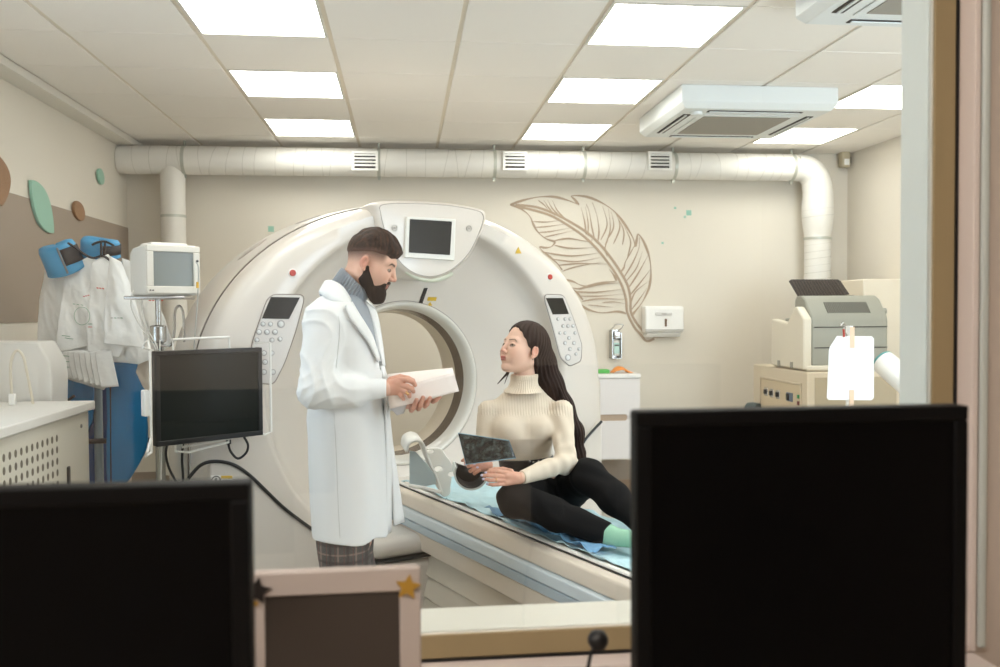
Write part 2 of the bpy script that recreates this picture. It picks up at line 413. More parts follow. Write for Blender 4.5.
# ---------------------------------------------------------------- ventilation duct
DY, DZ, DR = 6.72, 2.612, .104
M_duct = mat('duct_foil', (234, 231, 223), 0.55, ns=5, na=.03, bump=.35, bs=22)
M_band = mat('duct_band', (190, 192, 180), 0.35, .4)
D = thing('ventilation_duct', 'white insulated ventilation duct running along the top of the back wall', 'duct', (0, DY, DZ))
def wobble(n, r, s):
    return [r * (1 + .012 * sin(i * 1.9 + s) + .008 * sin(i * .7 + s * 2)) for i in range(n)]
p = [(x, DY, DZ) for x in np.linspace(XL + .005, 3.10, 90)]
rs = [DR * (1 - (.02 if i % 7 == 0 else 0) + .004 * sin(i)) for i in range(90)]
MB().tube(p, rs, 28).build('pipe', M_duct, D, angle=60)
el = smooth_path([(3.10, DY, DZ), (3.19, DY, DZ - .015), (3.26, DY, DZ - .08), (3.285, DY, DZ - .19), (3.285, DY, 2.33)], 7)
MB().tube(el, [DR * (1.0 + .16 * i / len(el)) * (1 - .025 * (i % 4 == 0)) for i in range(len(el))], 28).build('elbow', M_duct, D, angle=60)
random.seed(3); M_dsm = mat('duct_seam', (196, 192, 180), .6); x = XL + .12
while x < 3.05:
    if not (-.42 < x < -.14 or .72 < x < 1.0 or 1.86 < x < 2.14):
        tl_ = random.uniform(-.02, .03)
        MB().tube([(x + tl_ * cos(a), DY + DR * .998 * sin(a), DZ + DR * .998 * cos(a)) for a in np.linspace(0, 2 * pi, 33)[:-1]], .0016, 5, closed=True).build('wrap_seam', M_dsm, D)
    x += random.uniform(.07, .16)
for z in np.arange(2.28, 1.70, -.055): MB().tube([(3.285 + (.121 if z > 2.2 else .101) * cos(a), DY + (.121 if z > 2.2 else .101) * sin(a), z + .012 * cos(a)) for a in np.linspace(0, 2 * pi, 29)[:-1]], .0016, 5, closed=True).build('wrap_seam', M_dsm, D)
zs = np.linspace(2.34, .3, 44)
MB().tube([(3.285, DY, z) for z in zs], [(.122 if z > 2.2 else .122 - min(1, (2.2 - z) / .12) * .02) * (1 - .02 * (i % 3 == 0)) for i, z in enumerate(zs)], 28).build('pipe', M_duct, D, angle=60)
zs = np.linspace(2.56, .3, 40)
MB().tube([(-1.68, DY, z) for z in zs], [.088 * (1 - .018 * (i % 4 == 0)) for i, z in enumerate(zs)], 26).build('pipe', M_duct, D, angle=60)
for px in (185, 379, 494, 583, 673, 791):
    x = P(px, 163, Y=DY).x
    b = MB().tube([(x - .012, DY, DZ), (x + .012, DY, DZ)], DR * 1.03, 28)
    b.box(x - .008, x + .008, DY - .01, DY + .01, DZ + DR, ZC).box(x - .01, x + .01, DY - .012, DY + .012, DZ - DR - .025, DZ - DR)
    b.build('hanger_band', M_band, D)
for cx, cz, r in ((3.285, 2.05, .107), (-1.68, 2.2, .09)): MB().lathe([(r, cz - .01), (r, cz + .01)], 26, Matrix.Translation((cx, DY, 0))).build('hanger_band', M_band, D)
for px, pw, k in ((365, 26, 'left grille'), (515, 25, 'middle grille'), (660, 25, 'right grille')):
    c = P(px, 161, Y=DY - DR - .01); wd_, hh = pw * .0075 / 2, .072
    g = thing('vent_grille', {'l': 'white slatted vent grille on the duct, above the doctor', 'm': 'white slatted vent grille on the duct, above the scanner screen right side', 'r': 'white slatted vent grille on the duct, left of the air conditioner'}[k[0]], 'vent grille', (c.x, c.y, c.z), group='vent grilles on the duct')
    y = DY - DR - .02
    fr = MB()
    for bx in ((-wd_, wd_, -hh, -hh + .018), (-wd_, wd_, hh - .018, hh), (-wd_, -wd_ + .02, -hh + .018, hh - .018), (wd_ - .02, wd_, -hh + .018, hh - .018)):
        fr.box(c.x + bx[0], c.x + bx[1], y, y + .018, c.z + bx[2], c.z + bx[3])
    fr.build('frame', M_white, g, bevel=.003)
    MB().box(c.x - wd_ + .02, c.x + wd_ - .02, y + .014, y + .018, c.z - hh + .018, c.z + hh - .018).build('backing', M_dark, g)
    s_ = MB()
    for i in range(4):
        z = c.z - hh + .018 + (i + .62) * (2 * hh - .036) / 4.3
        s_.add([(c.x - wd_ + .02, y + .004, z), (c.x + wd_ - .02, y + .004, z), (c.x + wd_ - .02, y + .013, z + .012), (c.x - wd_ + .02, y + .013, z + .012),
                (c.x - wd_ + .02, y + .004, z + .004), (c.x + wd_ - .02, y + .004, z + .004), (c.x + wd_ - .02, y + .013, z + .016), (c.x - wd_ + .02, y + .013, z + .016)],
               [(0, 1, 2, 3), (4, 5, 6, 7), (0, 1, 5, 4), (2, 3, 7, 6), (0, 3, 7, 4), (1, 2, 6, 5)])
    s_.build('slats', M_white, g, smooth=False)

# ---------------------------------------------------------------- ceiling air conditioners
M_ac = mat('ac_shell', (228, 232, 230), 0.4)
M_acg = mat('ac_grille', (150, 146, 136), 0.6, ns=400, na=.25)
def cassette(x0, y0, lab):
    A = thing('air_conditioner', lab, 'air conditioner', (x0 + .46, y0 + .45, 2.63), group='ceiling air conditioners')
    x1, y1, zb = x0 + .92, y0 + .89, 2.628
    c = .03
    MB().prism([(x0, y0), (x1, y0), (x1, y1), (x0, y1)], 2.66, ZC - .004).prism([(x0 + c, y0 + c), (x1 - c, y0 + c), (x1 - c, y1 - c), (x0 + c, y1 - c)], zb, 2.66,
        pts2=[(x0, y0), (x1, y0), (x1, y1), (x0, y1)]).build('housing', M_ac, A, bevel=.004)
    cx, cy = (x0 + x1) / 2, (y0 + y1) / 2
    MB().box(cx - .30, cx + .30, cy - .29, cy + .29, zb - .006, zb).build('intake_frame', M_ac, A, bevel=.003)
    MB().box(cx - .265, cx + .265, cy - .25, cy + .25, zb - .009, zb - .006).build('intake_grille', M_acg, A, smooth=False)
    for (a0, a1, b0, b1) in ((cx - .28, cx + .28, y0 + .065, y0 + .105), (cx - .28, cx + .28, y1 - .105, y1 - .065), (x0 + .065, x0 + .11, cy - .27, cy + .27), (x1 - .11, x1 - .065, cy - .27, cy + .27)):
        MB().box(a0, a1, b0, b1, zb - .003, zb + .001).build('air_slot', M_dark, A, smooth=False)
        if a1 - a0 > b1 - b0: MB().box(a0 + .01, a1 - .01, (b0 + b1) / 2 - .008, (b0 + b1) / 2 + .006, zb - .008, zb - .003).build('louvre', M_ac, A)
        else: MB().box((a0 + a1) / 2 - .008, (a0 + a1) / 2 + .004, b0 + .01, b1 - .01, zb - .008, zb - .003).build('louvre', M_ac, A)
    MB().lathe([(.03, zb - .016), (.036, zb - .008), (.036, zb)], 20, Matrix.Translation((x0 + .13, y0 + .13, 0))).build('sensor', M_ac, A)
cassette(1.558, 4.82, 'white ceiling cassette air conditioner in front of the duct elbow, fully in view')
cassette(1.57, 2.52, 'white ceiling cassette air conditioner at the top edge, partly cut by the window frame')

# detector in the top right corner
d = thing('wall_sensor', 'small beige motion sensor in the top right corner of the room', 'sensor', (3.56, 6.80, 2.5))
c = P(845, 160, Y=6.82)
MB().box(c.x - .04, c.x + .035, 6.79, 6.86, c.z - .06, c.z + .07).build('housing', mat('beige_plastic', (190, 178, 150), .5), d, bevel=.012)
MB().box(c.x - .022, c.x + .022, 6.784, 6.792, c.z - .045, c.z + .005).build('lens', M_white, d, bevel=.004)
MB().box(c.x - .02, XR, 6.84, 6.9, c.z - .02, c.z + .03).build('bracket', M_steel, d)

# ---------------------------------------------------------------- wall decorations
M_oak = mat('oak', (146, 108, 74), .5, ns=14, na=.25, stretch=(1, .3, 1))
M_mintp = mat('mint_paint', (150, 198, 178), .5)
def leaf(name, m, ctr, w_, h_, rot, lab, cat, egg=.0, t_=.018):
    pts = []
    for k in range(40):
        a = 2 * pi * k / 40
        x = w_ / 2 * (abs(cos(a)) ** .9) * (1 if cos(a) > 0 else -1) * (1 + egg * sin(a)); z = h_ / 2 * sin(a)
        pts.append((x * cos(rot) - z * sin(rot), x * sin(rot) + z * cos(rot)))
    M = Matrix(((0, 0, 1, XL + .0065), (1, 0, 0, ctr.y), (0, 1, 0, ctr.z), (0, 0, 0, 1)))
    return tag(MB(M).prism(pts, 0, t_).build(name, m, bevel=.003), lab, cat)
def lens_leaf(name, m, a, b, wd_, lab, cat, t_=.018):
    """pointed leaf from point a to point b on the left wall"""
    a = Vector((a.y, a.z)); b = Vector((b.y, b.z)); d = b - a; nrm = Vector((-d.y, d.x)).normalized(); pts = []
    for k in range(17): s = k / 16; pts.append(a + d * s + nrm * wd_ / 2 * sin(pi * s) ** .8)
    for k in range(15, 0, -1): s = k / 16; pts.append(a + d * s - nrm * wd_ / 2 * sin(pi * s) ** .8)
    M = Matrix(((0, 0, 1, XL + .0065), (1, 0, 0, 0), (0, 1, 0, 0), (0, 0, 0, 1)))
    return tag(MB(M).prism([tuple(p) for p in pts], 0, t_).build(name, m, bevel=.003), lab, cat)
lens_leaf('wall_leaf', M_oak, P(-9, 153, X=XL), P(-2, 206, X=XL), .27, 'brown wooden leaf shape on the left wall, cut by the picture edge', 'wall decoration')
lens_leaf('wall_leaf', M_mintp, P(27, 180, X=XL), P(50, 233, X=XL), .21, 'mint green pointed leaf shape across the edge of the taupe band', 'wall decoration')
c = P(76, 211, X=XL); leaf('wall_leaf', M_oak, c, .19, .115, -.2, 'small round brown wooden disc on the left wall above the blue collars', 'wall decoration')
c = P(98, 176.5, X=XL); leaf('wall_leaf', M_mintp, c, .12, .095, -.6, 'small mint green oval high on the left wall', 'wall decoration')
gsq = [(688.7, 212.8, .021, 'mint green square dot on the back wall right of the feather, largest of the cluster'), (675, 208, .009, 'tiny mint dot on the back wall, up left of the largest green square'),
       (684.8, 217, .009, 'tiny mint dot on the back wall, below the largest green square'), (662.5, 243, .009, 'tiny mint dot on the back wall beside the feather edge'), (271, 229, .022, 'mint green square on the back wall above the left of the scanner')]
for x, y, s_, lab in gsq:
    c = P(x, y, Y=YB); tag(MB().box(c.x - s_, c.x + s_, YB - .003, YB, c.z - s_, c.z + s_).build('wall_square', M_mintp, smooth=False), lab, 'wall decoration', 'mint squares on the back wall')

# painted feather: raised line ornament on the back wall
FE = dict(outline=[
 ([(40, 97), (90, 80), (150, 67), (210, 66), (260, 78), (310, 97)], 4.5), ([(310, 97), (292, 76), (282, 62), (340, 66), (400, 90), (450, 125), (490, 175), (520, 225), (531, 262)], 4.5),
 ([(531, 262), (536, 235), (542, 212), (565, 245), (585, 300), (592, 360), (585, 420), (560, 475), (530, 515), (514, 533)], 4.5),
 ([(40, 97), (80, 112), (115, 140), (130, 172), (147, 202), (180, 230), (210, 240)], 4), ([(210, 238), (214, 247), (200, 262), (178, 266), (156, 263), (166, 278), (196, 302), (225, 328), (243, 352)], 4),
 ([(250, 390), (285, 398), (310, 410), (335, 418)], 4), ([(335, 420), (310, 427), (280, 424), (300, 440), (325, 470)], 3.5), ([(316, 490), (350, 510), (400, 521), (460, 516), (494, 524)], 4.5)],
 shaft=[([(60, 103), (130, 118), (200, 140), (270, 180), (330, 222), (380, 270), (420, 320), (455, 370), (480, 420), (494, 470), (499, 520), (525, 575), (550, 605), (575, 632), (605, 622)], 4.5),
 ([(60, 98), (140, 106), (215, 133), (285, 170), (345, 209), (395, 256), (437, 308), (472, 360), (500, 413), (511, 465), (514, 520), (542, 570), (575, 602), (610, 614), (650, 612), (700, 611)], 4.5)],
 barbs=[([(338, 217), (332, 165), (318, 108)], 3), ([(345, 220), (345, 165), (335, 105)], 2.5), ([(372, 237), (360, 185), (350, 125), (338, 95)], 3), ([(382, 250), (388, 200), (380, 140), (362, 88)], 3), ([(395, 235), (420, 175), (402, 102)], 2.5),
 ([(412, 255), (432, 195), (425, 110)], 2.5), ([(427, 225), (446, 180), (436, 125)], 2.5), ([(420, 300), (412, 265), (425, 235)], 2.5), ([(480, 255), (485, 200), (455, 135)], 2.5), ([(500, 300), (512, 240), (485, 180)], 2.5), ([(445, 250), (470, 185), (455, 130)], 2.5),
 ([(470, 365), (485, 345), (492, 320), (512, 285), (527, 258)], 3.5), ([(484, 385), (520, 325), (545, 265), (546, 225)], 3), ([(492, 400), (535, 345), (558, 280)], 2.5), ([(503, 425), (545, 360), (582, 292)], 3), ([(507, 455), (552, 400), (590, 350)], 3), ([(512, 490), (530, 440), (585, 395)], 2.5), ([(514, 510), (545, 470), (575, 425)], 2.5),
 ([(262, 160), (225, 120), (205, 80)], 2.5), ([(238, 145), (205, 112), (187, 78)], 2.5), ([(215, 140), (190, 108), (172, 80)], 2.5), ([(150, 80), (175, 100), (195, 128)], 2),
 ([(130, 163), (180, 165), (240, 158)], 2.5), ([(138, 186), (190, 182), (260, 172)], 2.5), ([(152, 206), (200, 202), (275, 188)], 2.5), ([(175, 224), (220, 214), (290, 198)], 2.5), ([(212, 238), (270, 230), (350, 242), (360, 232)], 3.5),
 ([(214, 256), (280, 268), (380, 264)], 3), ([(176, 284), (280, 298), (400, 284)], 3), ([(205, 310), (300, 320), (410, 300)], 2.5), ([(228, 335), (310, 328), (430, 330)], 3), ([(245, 358), (300, 340), (400, 322)], 2.5),
 ([(455, 395), (445, 372), (428, 350)], 3), ([(330, 418), (400, 402), (455, 396), (450, 372)], 3.5), ([(330, 424), (400, 408), (475, 404)], 3), ([(300, 438), (380, 440), (480, 428)], 3), ([(312, 455), (390, 455), (485, 447)], 2.5), ([(322, 476), (390, 466), (490, 468)], 3), ([(345, 490), (400, 495), (440, 500)], 2), ([(400, 480), (450, 478), (490, 486)], 2)])
Fth = thing('feather_mural', 'large brown line drawing of a feather on the back wall, right of the scanner', 'wall art', (1.4, YB, 1.25))
M_fea = mat('feather_paint', (176, 156, 134), .7)
for part, lst in FE.items():
    mbf = MB()
    for ci, (pts, w_) in enumerate(lst):
        dp = .0022 + .00012 * ci + {'outline': .0004, 'shaft': .0028, 'barbs': 0.}[part]
        path = smooth_path([Vector((x, y, 0)) for x, y in pts], 6); n = len(path); L_, R_ = [], []
        for i, p in enumerate(path):
            tdir = path[min(i + 1, n - 1)] - path[max(i - 1, 0)]; tdir.normalize(); nn = Vector((-tdir.y, tdir.x, 0))
            ww = 2.0 * w_ * (.5 if part != 'barbs' else .5 * (.35 + .65 * sin(pi * min(1, .15 + i / n))) ) * (1 if part == 'shaft' else (.75 + .35 * sin(i * .4)))
            L_.append(p + nn * ww); R_.append(p - nn * ww)
        def to(q, y): c = P(500 + q.x / 3.922, 180 + q.y / 3.922, Y=YB); return (c.x, y, c.z)
        for a, b in ((L_, R_),):
            mbf.grid([[to(q, YB - dp) for q in a], [to(q, YB - dp) for q in b], [to(q, YB - .0004) for q in b], [to(q, YB - .0004) for q in a], [to(q, YB - dp) for q in a]])
    mbf.build(part, M_fea, Fth, smooth=False)
# ================================================================ the scanner
GA = radians(24.5)
GU = Vector((cos(GA), sin(GA), 0)); GN = Vector((sin(GA), -cos(GA), 0)); GC = Vector((0.0, 4.85, 0.0))
# local frame of the scanner: x = right along the face, y = towards the viewer (out of the face), z = up
GT = Matrix((GU, GN, Vector((0, 0, 1)))).transposed().to_4x4(); GT.translation = GC
def GI(x, y, n):
    """image point -> local (u, z) on the plane n in front of the bore plane"""
    d = FWD + (x - IW / 2) / FPX * RGT - (y - IH / 2) / FPX * UPV
    c = GC + GN * n; t = (c - EYE).dot(GN) / d.dot(GN); p = EYE + d * t
    return (p - GC).dot(GU), p.z
S = bpy.data.objects.new('ct_scanner', None); COL.objects.link(S); S.empty_display_size = .1
S.matrix_world = GT; WM[S.name] = GT.copy()
tag(S, 'large cream ring shaped medical scanner with a round bore, behind the two people', 'ct scanner')
M_gan = mat('scanner_shell', (220, 213, 204), 0.28, coat=.3, spec=.4)
M_gan2 = mat('scanner_ring', (220, 217, 208), 0.3, coat=.3)
M_bore = mat('bore_liner', (214, 202, 182), 0.5)
M_gls = mat('scan_window', (112, 100, 88), 0.12, .3, ns=5, na=.3)
M_seam = mat('seam', (138, 130, 122), .6)
BZ = 1.10
def rout(th, k=1.0):
    c, s = cos(th), sin(th)
    if s >= 0: a, b, n = 1.155, .953, 2.05
    else: a, b, n = 1.17, 1.05, 5.0
    return k * (abs(c / a) ** n + abs(s / b) ** n) ** (-1 / n)
NT = 144
def shell(stations):
    """stations: functions th -> (r, n)"""
    rows = []
    for f in stations:
        r_ = []
        for i in range(NT):
            th = 2 * pi * i / NT; r, n = f(th)
            x, z = r * cos(th), BZ + r * sin(th); z = max(z, .06)
            r_.append(GT @ Vector((x, n, z)))
        rows.append(r_)
    return rows
def st(k, n, off=0): return lambda th: (rout(th) * k + off, n)
def stc(r, n): return lambda th: (r, n)
def mixr(th, w, r2): return rout(th) * (1 - w) + r2 * w
body = [st(.80, -.56), st(.90, -.55), st(.98, -.48), st(1.0, -.38), st(1.012, -.25), st(1.016, -.08), st(1.012, .08), st(1.005, .14)]
MB().grid(shell(body), closed=True).build('rear_cover', M_gan, S, angle=60)
front = [st(1.0, .145), st(.999, .15), st(.992, .20), st(.985, .245), st(.965, .28), st(.94, .295), lambda th: (mixr(th, .45, .86), .305), stc(.87, .302), stc(.857, .298), stc(.848, .285), stc(.842, .262),
         stc(.832, .225), stc(.815, .195), stc(.785, .172), stc(.73, .145), stc(.66, .115), stc(.58, .07), stc(.51, .035), stc(.465, .012), stc(.45, .005)]
MB().grid(shell(front), closed=True).build('front_cover', M_gan, S, angle=70)
lipr = [stc(.45, .004), stc(.448, .012), stc(.44, .018), stc(.43, .016), stc(.418, -.01), stc(.410, -.04), stc(.406, -.07)]
MB().grid(shell(lipr), closed=True).build('bore_ring', M_gan2, S, angle=60)
MB().grid(shell([stc(.406, -.07), stc(.402, -.09), stc(.398, -.12), stc(.395, -.15)]), closed=True).build('scan_window', M_gls, S)
MB().grid(shell([stc(.395, -.15), stc(.392, -.17), stc(.388, -.21), stc(.386, -.24), stc(.392, -.27), stc(.42, -.36), stc(.48, -.46), stc(.56, -.53), stc(.66, -.555), st(.80, -.56)]), closed=True).build('bore_liner', M_bore, S, angle=60)
# seams drawn as fine grooves
def ringline(f, r, m, name, a0=0, a1=2 * pi, n=120):
    pts = []
    for i in range(n + 1):
        th = a0 + (a1 - a0) * i / n; rr, nn = f(th); z = BZ + rr * sin(th)
        if z > .07: pts.append(GT @ Vector((rr * cos(th), nn, z)))
    MB().tube(pts, r, 6).build(name, m, S)
ringline(st(1.0012, .143), .0016, M_seam, 'seam', -.6, pi + .6)
ringline(stc(.451, .0055), .0022, M_seam, 'seam')
# hand grips in the left side; recess shade painted on as darker crescents
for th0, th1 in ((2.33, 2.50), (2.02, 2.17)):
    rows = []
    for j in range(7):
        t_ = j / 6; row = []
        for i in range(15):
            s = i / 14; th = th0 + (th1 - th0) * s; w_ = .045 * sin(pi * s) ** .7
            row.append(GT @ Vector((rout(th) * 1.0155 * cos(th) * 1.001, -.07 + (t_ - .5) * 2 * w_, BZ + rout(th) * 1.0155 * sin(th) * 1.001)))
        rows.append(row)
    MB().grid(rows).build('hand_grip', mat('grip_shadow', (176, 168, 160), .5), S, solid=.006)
# emergency stops and stickers on the front rim
M_red = mat('red_button', (178, 52, 40), .4)
def on_face(px, py, n): u, z = GI(px, py, n); return GT @ Matrix.Translation((u, n, z)) @ Matrix.Rotation(-pi / 2, 4, 'X')
for px, py in ((292, 273), (549, 277)):
    M = on_face(px, py, .297)
    b = MB().lathe([(.022, -.02), (.022, .006), (.018, .010)], 24, M).build('stop_ring', M_white, S)
    MB().lathe([(.0155, .006), (.0155, .014), (.012, .018)], 20, M).build('stop_button', M_red, b)
def flat_on(pts, n, t_, m, name, par, depth=.0):
    """polygon of image points laid on the plane n"""
    q = [GI(x, y, n) for x, y in pts]
    v = [GT @ Vector((u, n, z)) for u, z in q] + [GT @ Vector((u, n - t_, z)) for u, z in q]; k = len(pts)
    f = [tuple(range(k)), tuple(range(2 * k - 1, k - 1, -1))] + [(i, (i + 1) % k, k + (i + 1) % k, k + i) for i in range(k)]
    return v, f, name, m, par
def flat_part(pts, n, t_, m, name, par, bevel=0):
    v, f, name, m, par = flat_on(pts, n, t_, m, name, par)
    return MB().add(v, f).build(name, m, par, bevel=bevel)
M_yel = mat('yellow_label', (214, 176, 40), .5)
M_scr = mat('dark_screen', (30, 31, 27), 0.3, spec=.2)
M_pad = mat('button_pad', (216, 212, 208), .35)
flat_part([(515.5, 253.5), (521.5, 253.5), (518.5, 247)], .3105, .004, M_yel, 'warning_sticker', S)

# control panels on the rim
def round_poly(pts, r=.25, n=4):
    out = []; k = len(pts)
    for i in range(k):
        a, b, c = Vector(pts[i - 1]), Vector(pts[i]), Vector(pts[(i + 1) % k]); p0 = b + (a - b) * r; p1 = b + (c - b) * r
        for j in range(n + 1):
            t_ = j / n; out.append(tuple((p0 * (1 - t_) + b * t_) * (1 - t_) + (b * (1 - t_) + p1 * t_) * t_))
    return out
def panel(outline, screen, buttons, bigs, n=.309):
    pn = flat_part(round_poly(outline, .22), n + .004, .02, M_pad, 'control_panel', S, bevel=.003)
    # dark outline line round the panel
    cx = sum(p[0] for p in outline) / len(outline); cy = sum(p[1] for p in outline) / len(outline)
    ol = [GI(x, y, n + .002) for x, y in round_poly([(cx + (x - cx) * 1.03, cy + (y - cy) * 1.015) for x, y in outline], .22)]
    MB().tube([GT @ Vector((u, n - .002, z)) for u, z in ol], .0022, 5, closed=True).build('panel_edge', M_seam, pn)
    flat_part(screen, n + .007, .006, M_scr, 'panel_screen', pn)
    for x, y, r in buttons:
        u, z = GI(x, y, n + .005); M = GT @ Matrix.Translation((u, n + .003, z)) @ Matrix.Rotation(-pi / 2, 4, 'X')
        b = MB().lathe([(r, -.004), (r, .003), (r * .85, .0045), (r * .7, .003)], 16, M).build('button', mat('button_ring', (168, 166, 164), .3), pn)
        MB().lathe([(r * .7, .001), (r * .62, .006), (r * .3, .0075)], 14, M).build('button_cap', mat('button_cap', (222, 224, 224), .3), b)
panel([(269, 295), (305, 295), (296, 330), (285, 362), (274, 384), (250, 382), (252, 345)], [(271, 297), (300, 297.5), (289, 319), (262, 318.5)],
      [(263, 324, .012), (270.5, 324, .012), (281, 324, .019), (259, 332, .014), (267, 332, .014), (275, 332, .014), (257, 340, .012), (272, 340, .012), (280, 339, .012), (264, 353, .014), (272, 353, .012), (265, 362, .014), (264, 372, .014), (273, 372, .014)], [])
panel([(544, 295), (564, 295), (574, 320), (582, 345), (581, 361), (570, 366), (561, 358), (554, 330)], [(546, 298), (563, 298), (569, 314), (553, 314.5)],
      [(558, 319, .010), (565, 319, .010), (570, 319, .010), (563, 326, .011), (568, 326, .011), (573, 326, .011), (560, 333, .010), (565, 333, .010), (575, 333, .010),
       (569, 338, .012), (565, 343, .012), (574, 343, .012), (570, 349, .012), (579, 349, .010), (576, 354, .010), (568, 357.5, .020)], [])

# display pod at the top of the ring
pod = [(380, 204.5), (400, 202.5), (430, 203.3), (455, 205.5), (478, 210), (484, 214), (484, 222), (478, 238), (470, 253), (460, 264), (447, 273), (432, 277.5), (417, 275), (405, 268), (396, 258), (389, 245), (383, 228), (379.5, 213)]
q = [GI(x, y, .345) for x, y in pod]; cq = (sum(a for a, b in q) / len(q), sum(b for a, b in q) / len(q))
def podring(k, n, dz=0): return [GT @ Vector((cq[0] + (u - cq[0]) * k, n, cq[1] + (z - cq[1]) * k + dz)) for u, z in smq]
smq = [(v.x, v.y) for v in smooth_path([Vector((a, b, 0)) for a, b in q], 5, closed=True)]
rows = [podring(1.04, .10), podring(1.075, .22), podring(1.08, .285), podring(1.065, .318), podring(1.02, .338), podring(.985, .346), podring(.975, .341), podring(.968, .345), podring(.6, .350), podring(.05, .352)]
pd = MB().grid(rows, closed=True).build('display_pod', M_gan, S, angle=50)
MB().tube(podring(.976, .3425), .0024, 5, closed=True).build('seam', M_seam, pd)
fr = flat_part([(407, 216.5), (456, 219), (454.5, 260.5), (405, 257.5)], .368, .02, mat('screen_bezel', (232, 231, 224), .3), 'screen_frame', pd, bevel=.004)
flat_part([(410.2, 219), (452, 221.5), (450, 255), (409, 252.5)], .3715, .004, M_scr, 'display_screen', fr)
for x, y in ((469, 228.5), (394.5, 228)):
    u, z = GI(x, y, .353); M = GT @ Matrix.Translation((u, .353, z)) @ Matrix.Rotation(-pi / 2, 4, 'X')
    MB().lathe([(.016, 0), (.016, .0025), (.013, .0025), (.013, 0)], 24, M, close=True).build('symbol_ring', mat('print_grey', (170, 166, 158), .5), pd)
    MB().lathe([(.005, 0), (.005, .0025)], 12, M).build('symbol_dot', MATS['print_grey'], pd)
# indicator strip under the pod
u0, z0 = GI(432, 283, .25)
arc = [GI(x, y, .335) for x, y in ((407, 271), (416, 276.5), (425, 279.3), (435, 280), (445, 277.5), (453, 273))]
MB().tube(smooth_path([GT @ Vector((u, .322, z)) for u, z in arc], 5), .013, 10).build('indicator_strip', mat('pale_green', (206, 210, 192), .3), pd)
# sensor slot and yellow labels on the dish, laid along its slope
def dish_n(r):
    rr = [.45, .465, .51, .58, .66, .73, .785, .815, .832]; nn = [.005, .012, .035, .07, .115, .145, .172, .195, .225]
    return float(np.interp(r, rr, nn))
def on_dish(px, py):
    n = .05
    for _ in range(8):
        u, z = GI(px, py, n); n = dish_n(sqrt(u * u + (z - BZ) ** 2))
    return GT @ Vector((u, n + .004, z))
def dish_patch(pts, m, name, par=S):
    v = [on_dish(x, y) for x, y in pts]; k = len(v); b = [p - GN * .006 for p in v]
    return MB().add(v + b, [tuple(range(k)), tuple(range(2 * k - 1, k - 1, -1))] + [(i, (i + 1) % k, k + (i + 1) % k, k + i) for i in range(k)]).build(name, m, par)
dish_patch([(424, 288), (427.5, 288), (422, 304), (418.5, 304)], M_dark, 'sensor_slot')
lb = dish_patch([(428, 297), (436.5, 297.3), (435.5, 301), (427, 300.7)], M_yel, 'warning_sticker')
dish_patch([(427.5, 305.5), (432, 305.7), (430, 302)], M_yel, 'warning_sticker')
for k in range(2): dish_patch([(429, 298 + 1.3 * k), (435, 298.2 + 1.3 * k), (434.8, 298.8 + 1.3 * k), (428.8, 298.6 + 1.3 * k)], M_dark, 'label_print', lb)

# lower front cover with its dark arched gap
def arc_pts(lst, n): return [GT @ Vector((u, n, z)) for u, z in lst]
M_low = mat('lower_cover', (216, 210, 202), .3, coat=.2)
gap = [GI(x, y, .33) for x, y in ((168, 492), (188, 478), (200, 465), (214, 461), (232, 464), (248, 474), (266, 491), (285, 509), (313, 530))]
u_end, z_end = gap[-1]
low = [(-1.1, .1)] + [(u, z) for u, z in gap] + [(-.1, z_end - .12), (.5, z_end - .12), (.78, .48), (.95, .72), (1.08, .84), (1.1, .85), (1.1, .1)]
low = [(max(min(a, 1.1), -1.12), b) for a, b in low]
v = [GT @ Vector((a, .335, b)) for a, b in low] + [GT @ Vector((a, .12, b)) for a, b in low]; k = len(low)
MB().add(v, [tuple(range(k)), tuple(range(2 * k - 1, k - 1, -1))] + [(i, (i + 1) % k, k + (i + 1) % k, k + i) for i in range(k)]).build('lower_cover', M_low, S, bevel=.018, seg=3)
MB().tube(smooth_path(arc_pts(gap[1:], .340), 6), .008, 8).build('cover_gap', M_black, S)
MB().tube(smooth_path([GT @ Vector((a, .342, b + .004)) for a, b in ((.78, .48), (.95, .72), (1.02, .79), (1.09, .845))], 6), .008, 8).build('cover_gap', M_black, S)
# stickers on the lower cover
stk = flat_part([(211, 475.5), (233, 475.5), (233, 485.5), (211, 485.5)], .3375, .002, M_white, 'sticker', S)
flat_part([(221, 475.7), (232.5, 475.7), (232.5, 478.7), (221, 478.7)], .3385, .001, M_yel, 'yellow_band', stk)
u, z = GI(216, 480.5, .339); M = GT @ Matrix.Translation((u, .3375, z)) @ Matrix.Rotation(-pi / 2, 4, 'X')
MB().lathe([(.021, 0), (.021, .002), (.017, .002), (.017, 0)], 24, M, close=True).box(-.003, .003, -.012, .012, 0, .002, M).build('symbol', M_dark, stk)
for k in range(3): flat_part([(222.5, 480 + 1.7 * k), (231, 480 + 1.7 * k), (231, 480.6 + 1.7 * k), (222.5, 480.6 + 1.7 * k)], .3385, .001, MATS['print_grey'], 'print_line', stk)
# plinth
v = MB(GT).box(-1.0, 1.0, -.55, .28, 0, .12).build('plinth', mat('plinth_grey', (150, 146, 140), .5), S, bevel=.02)
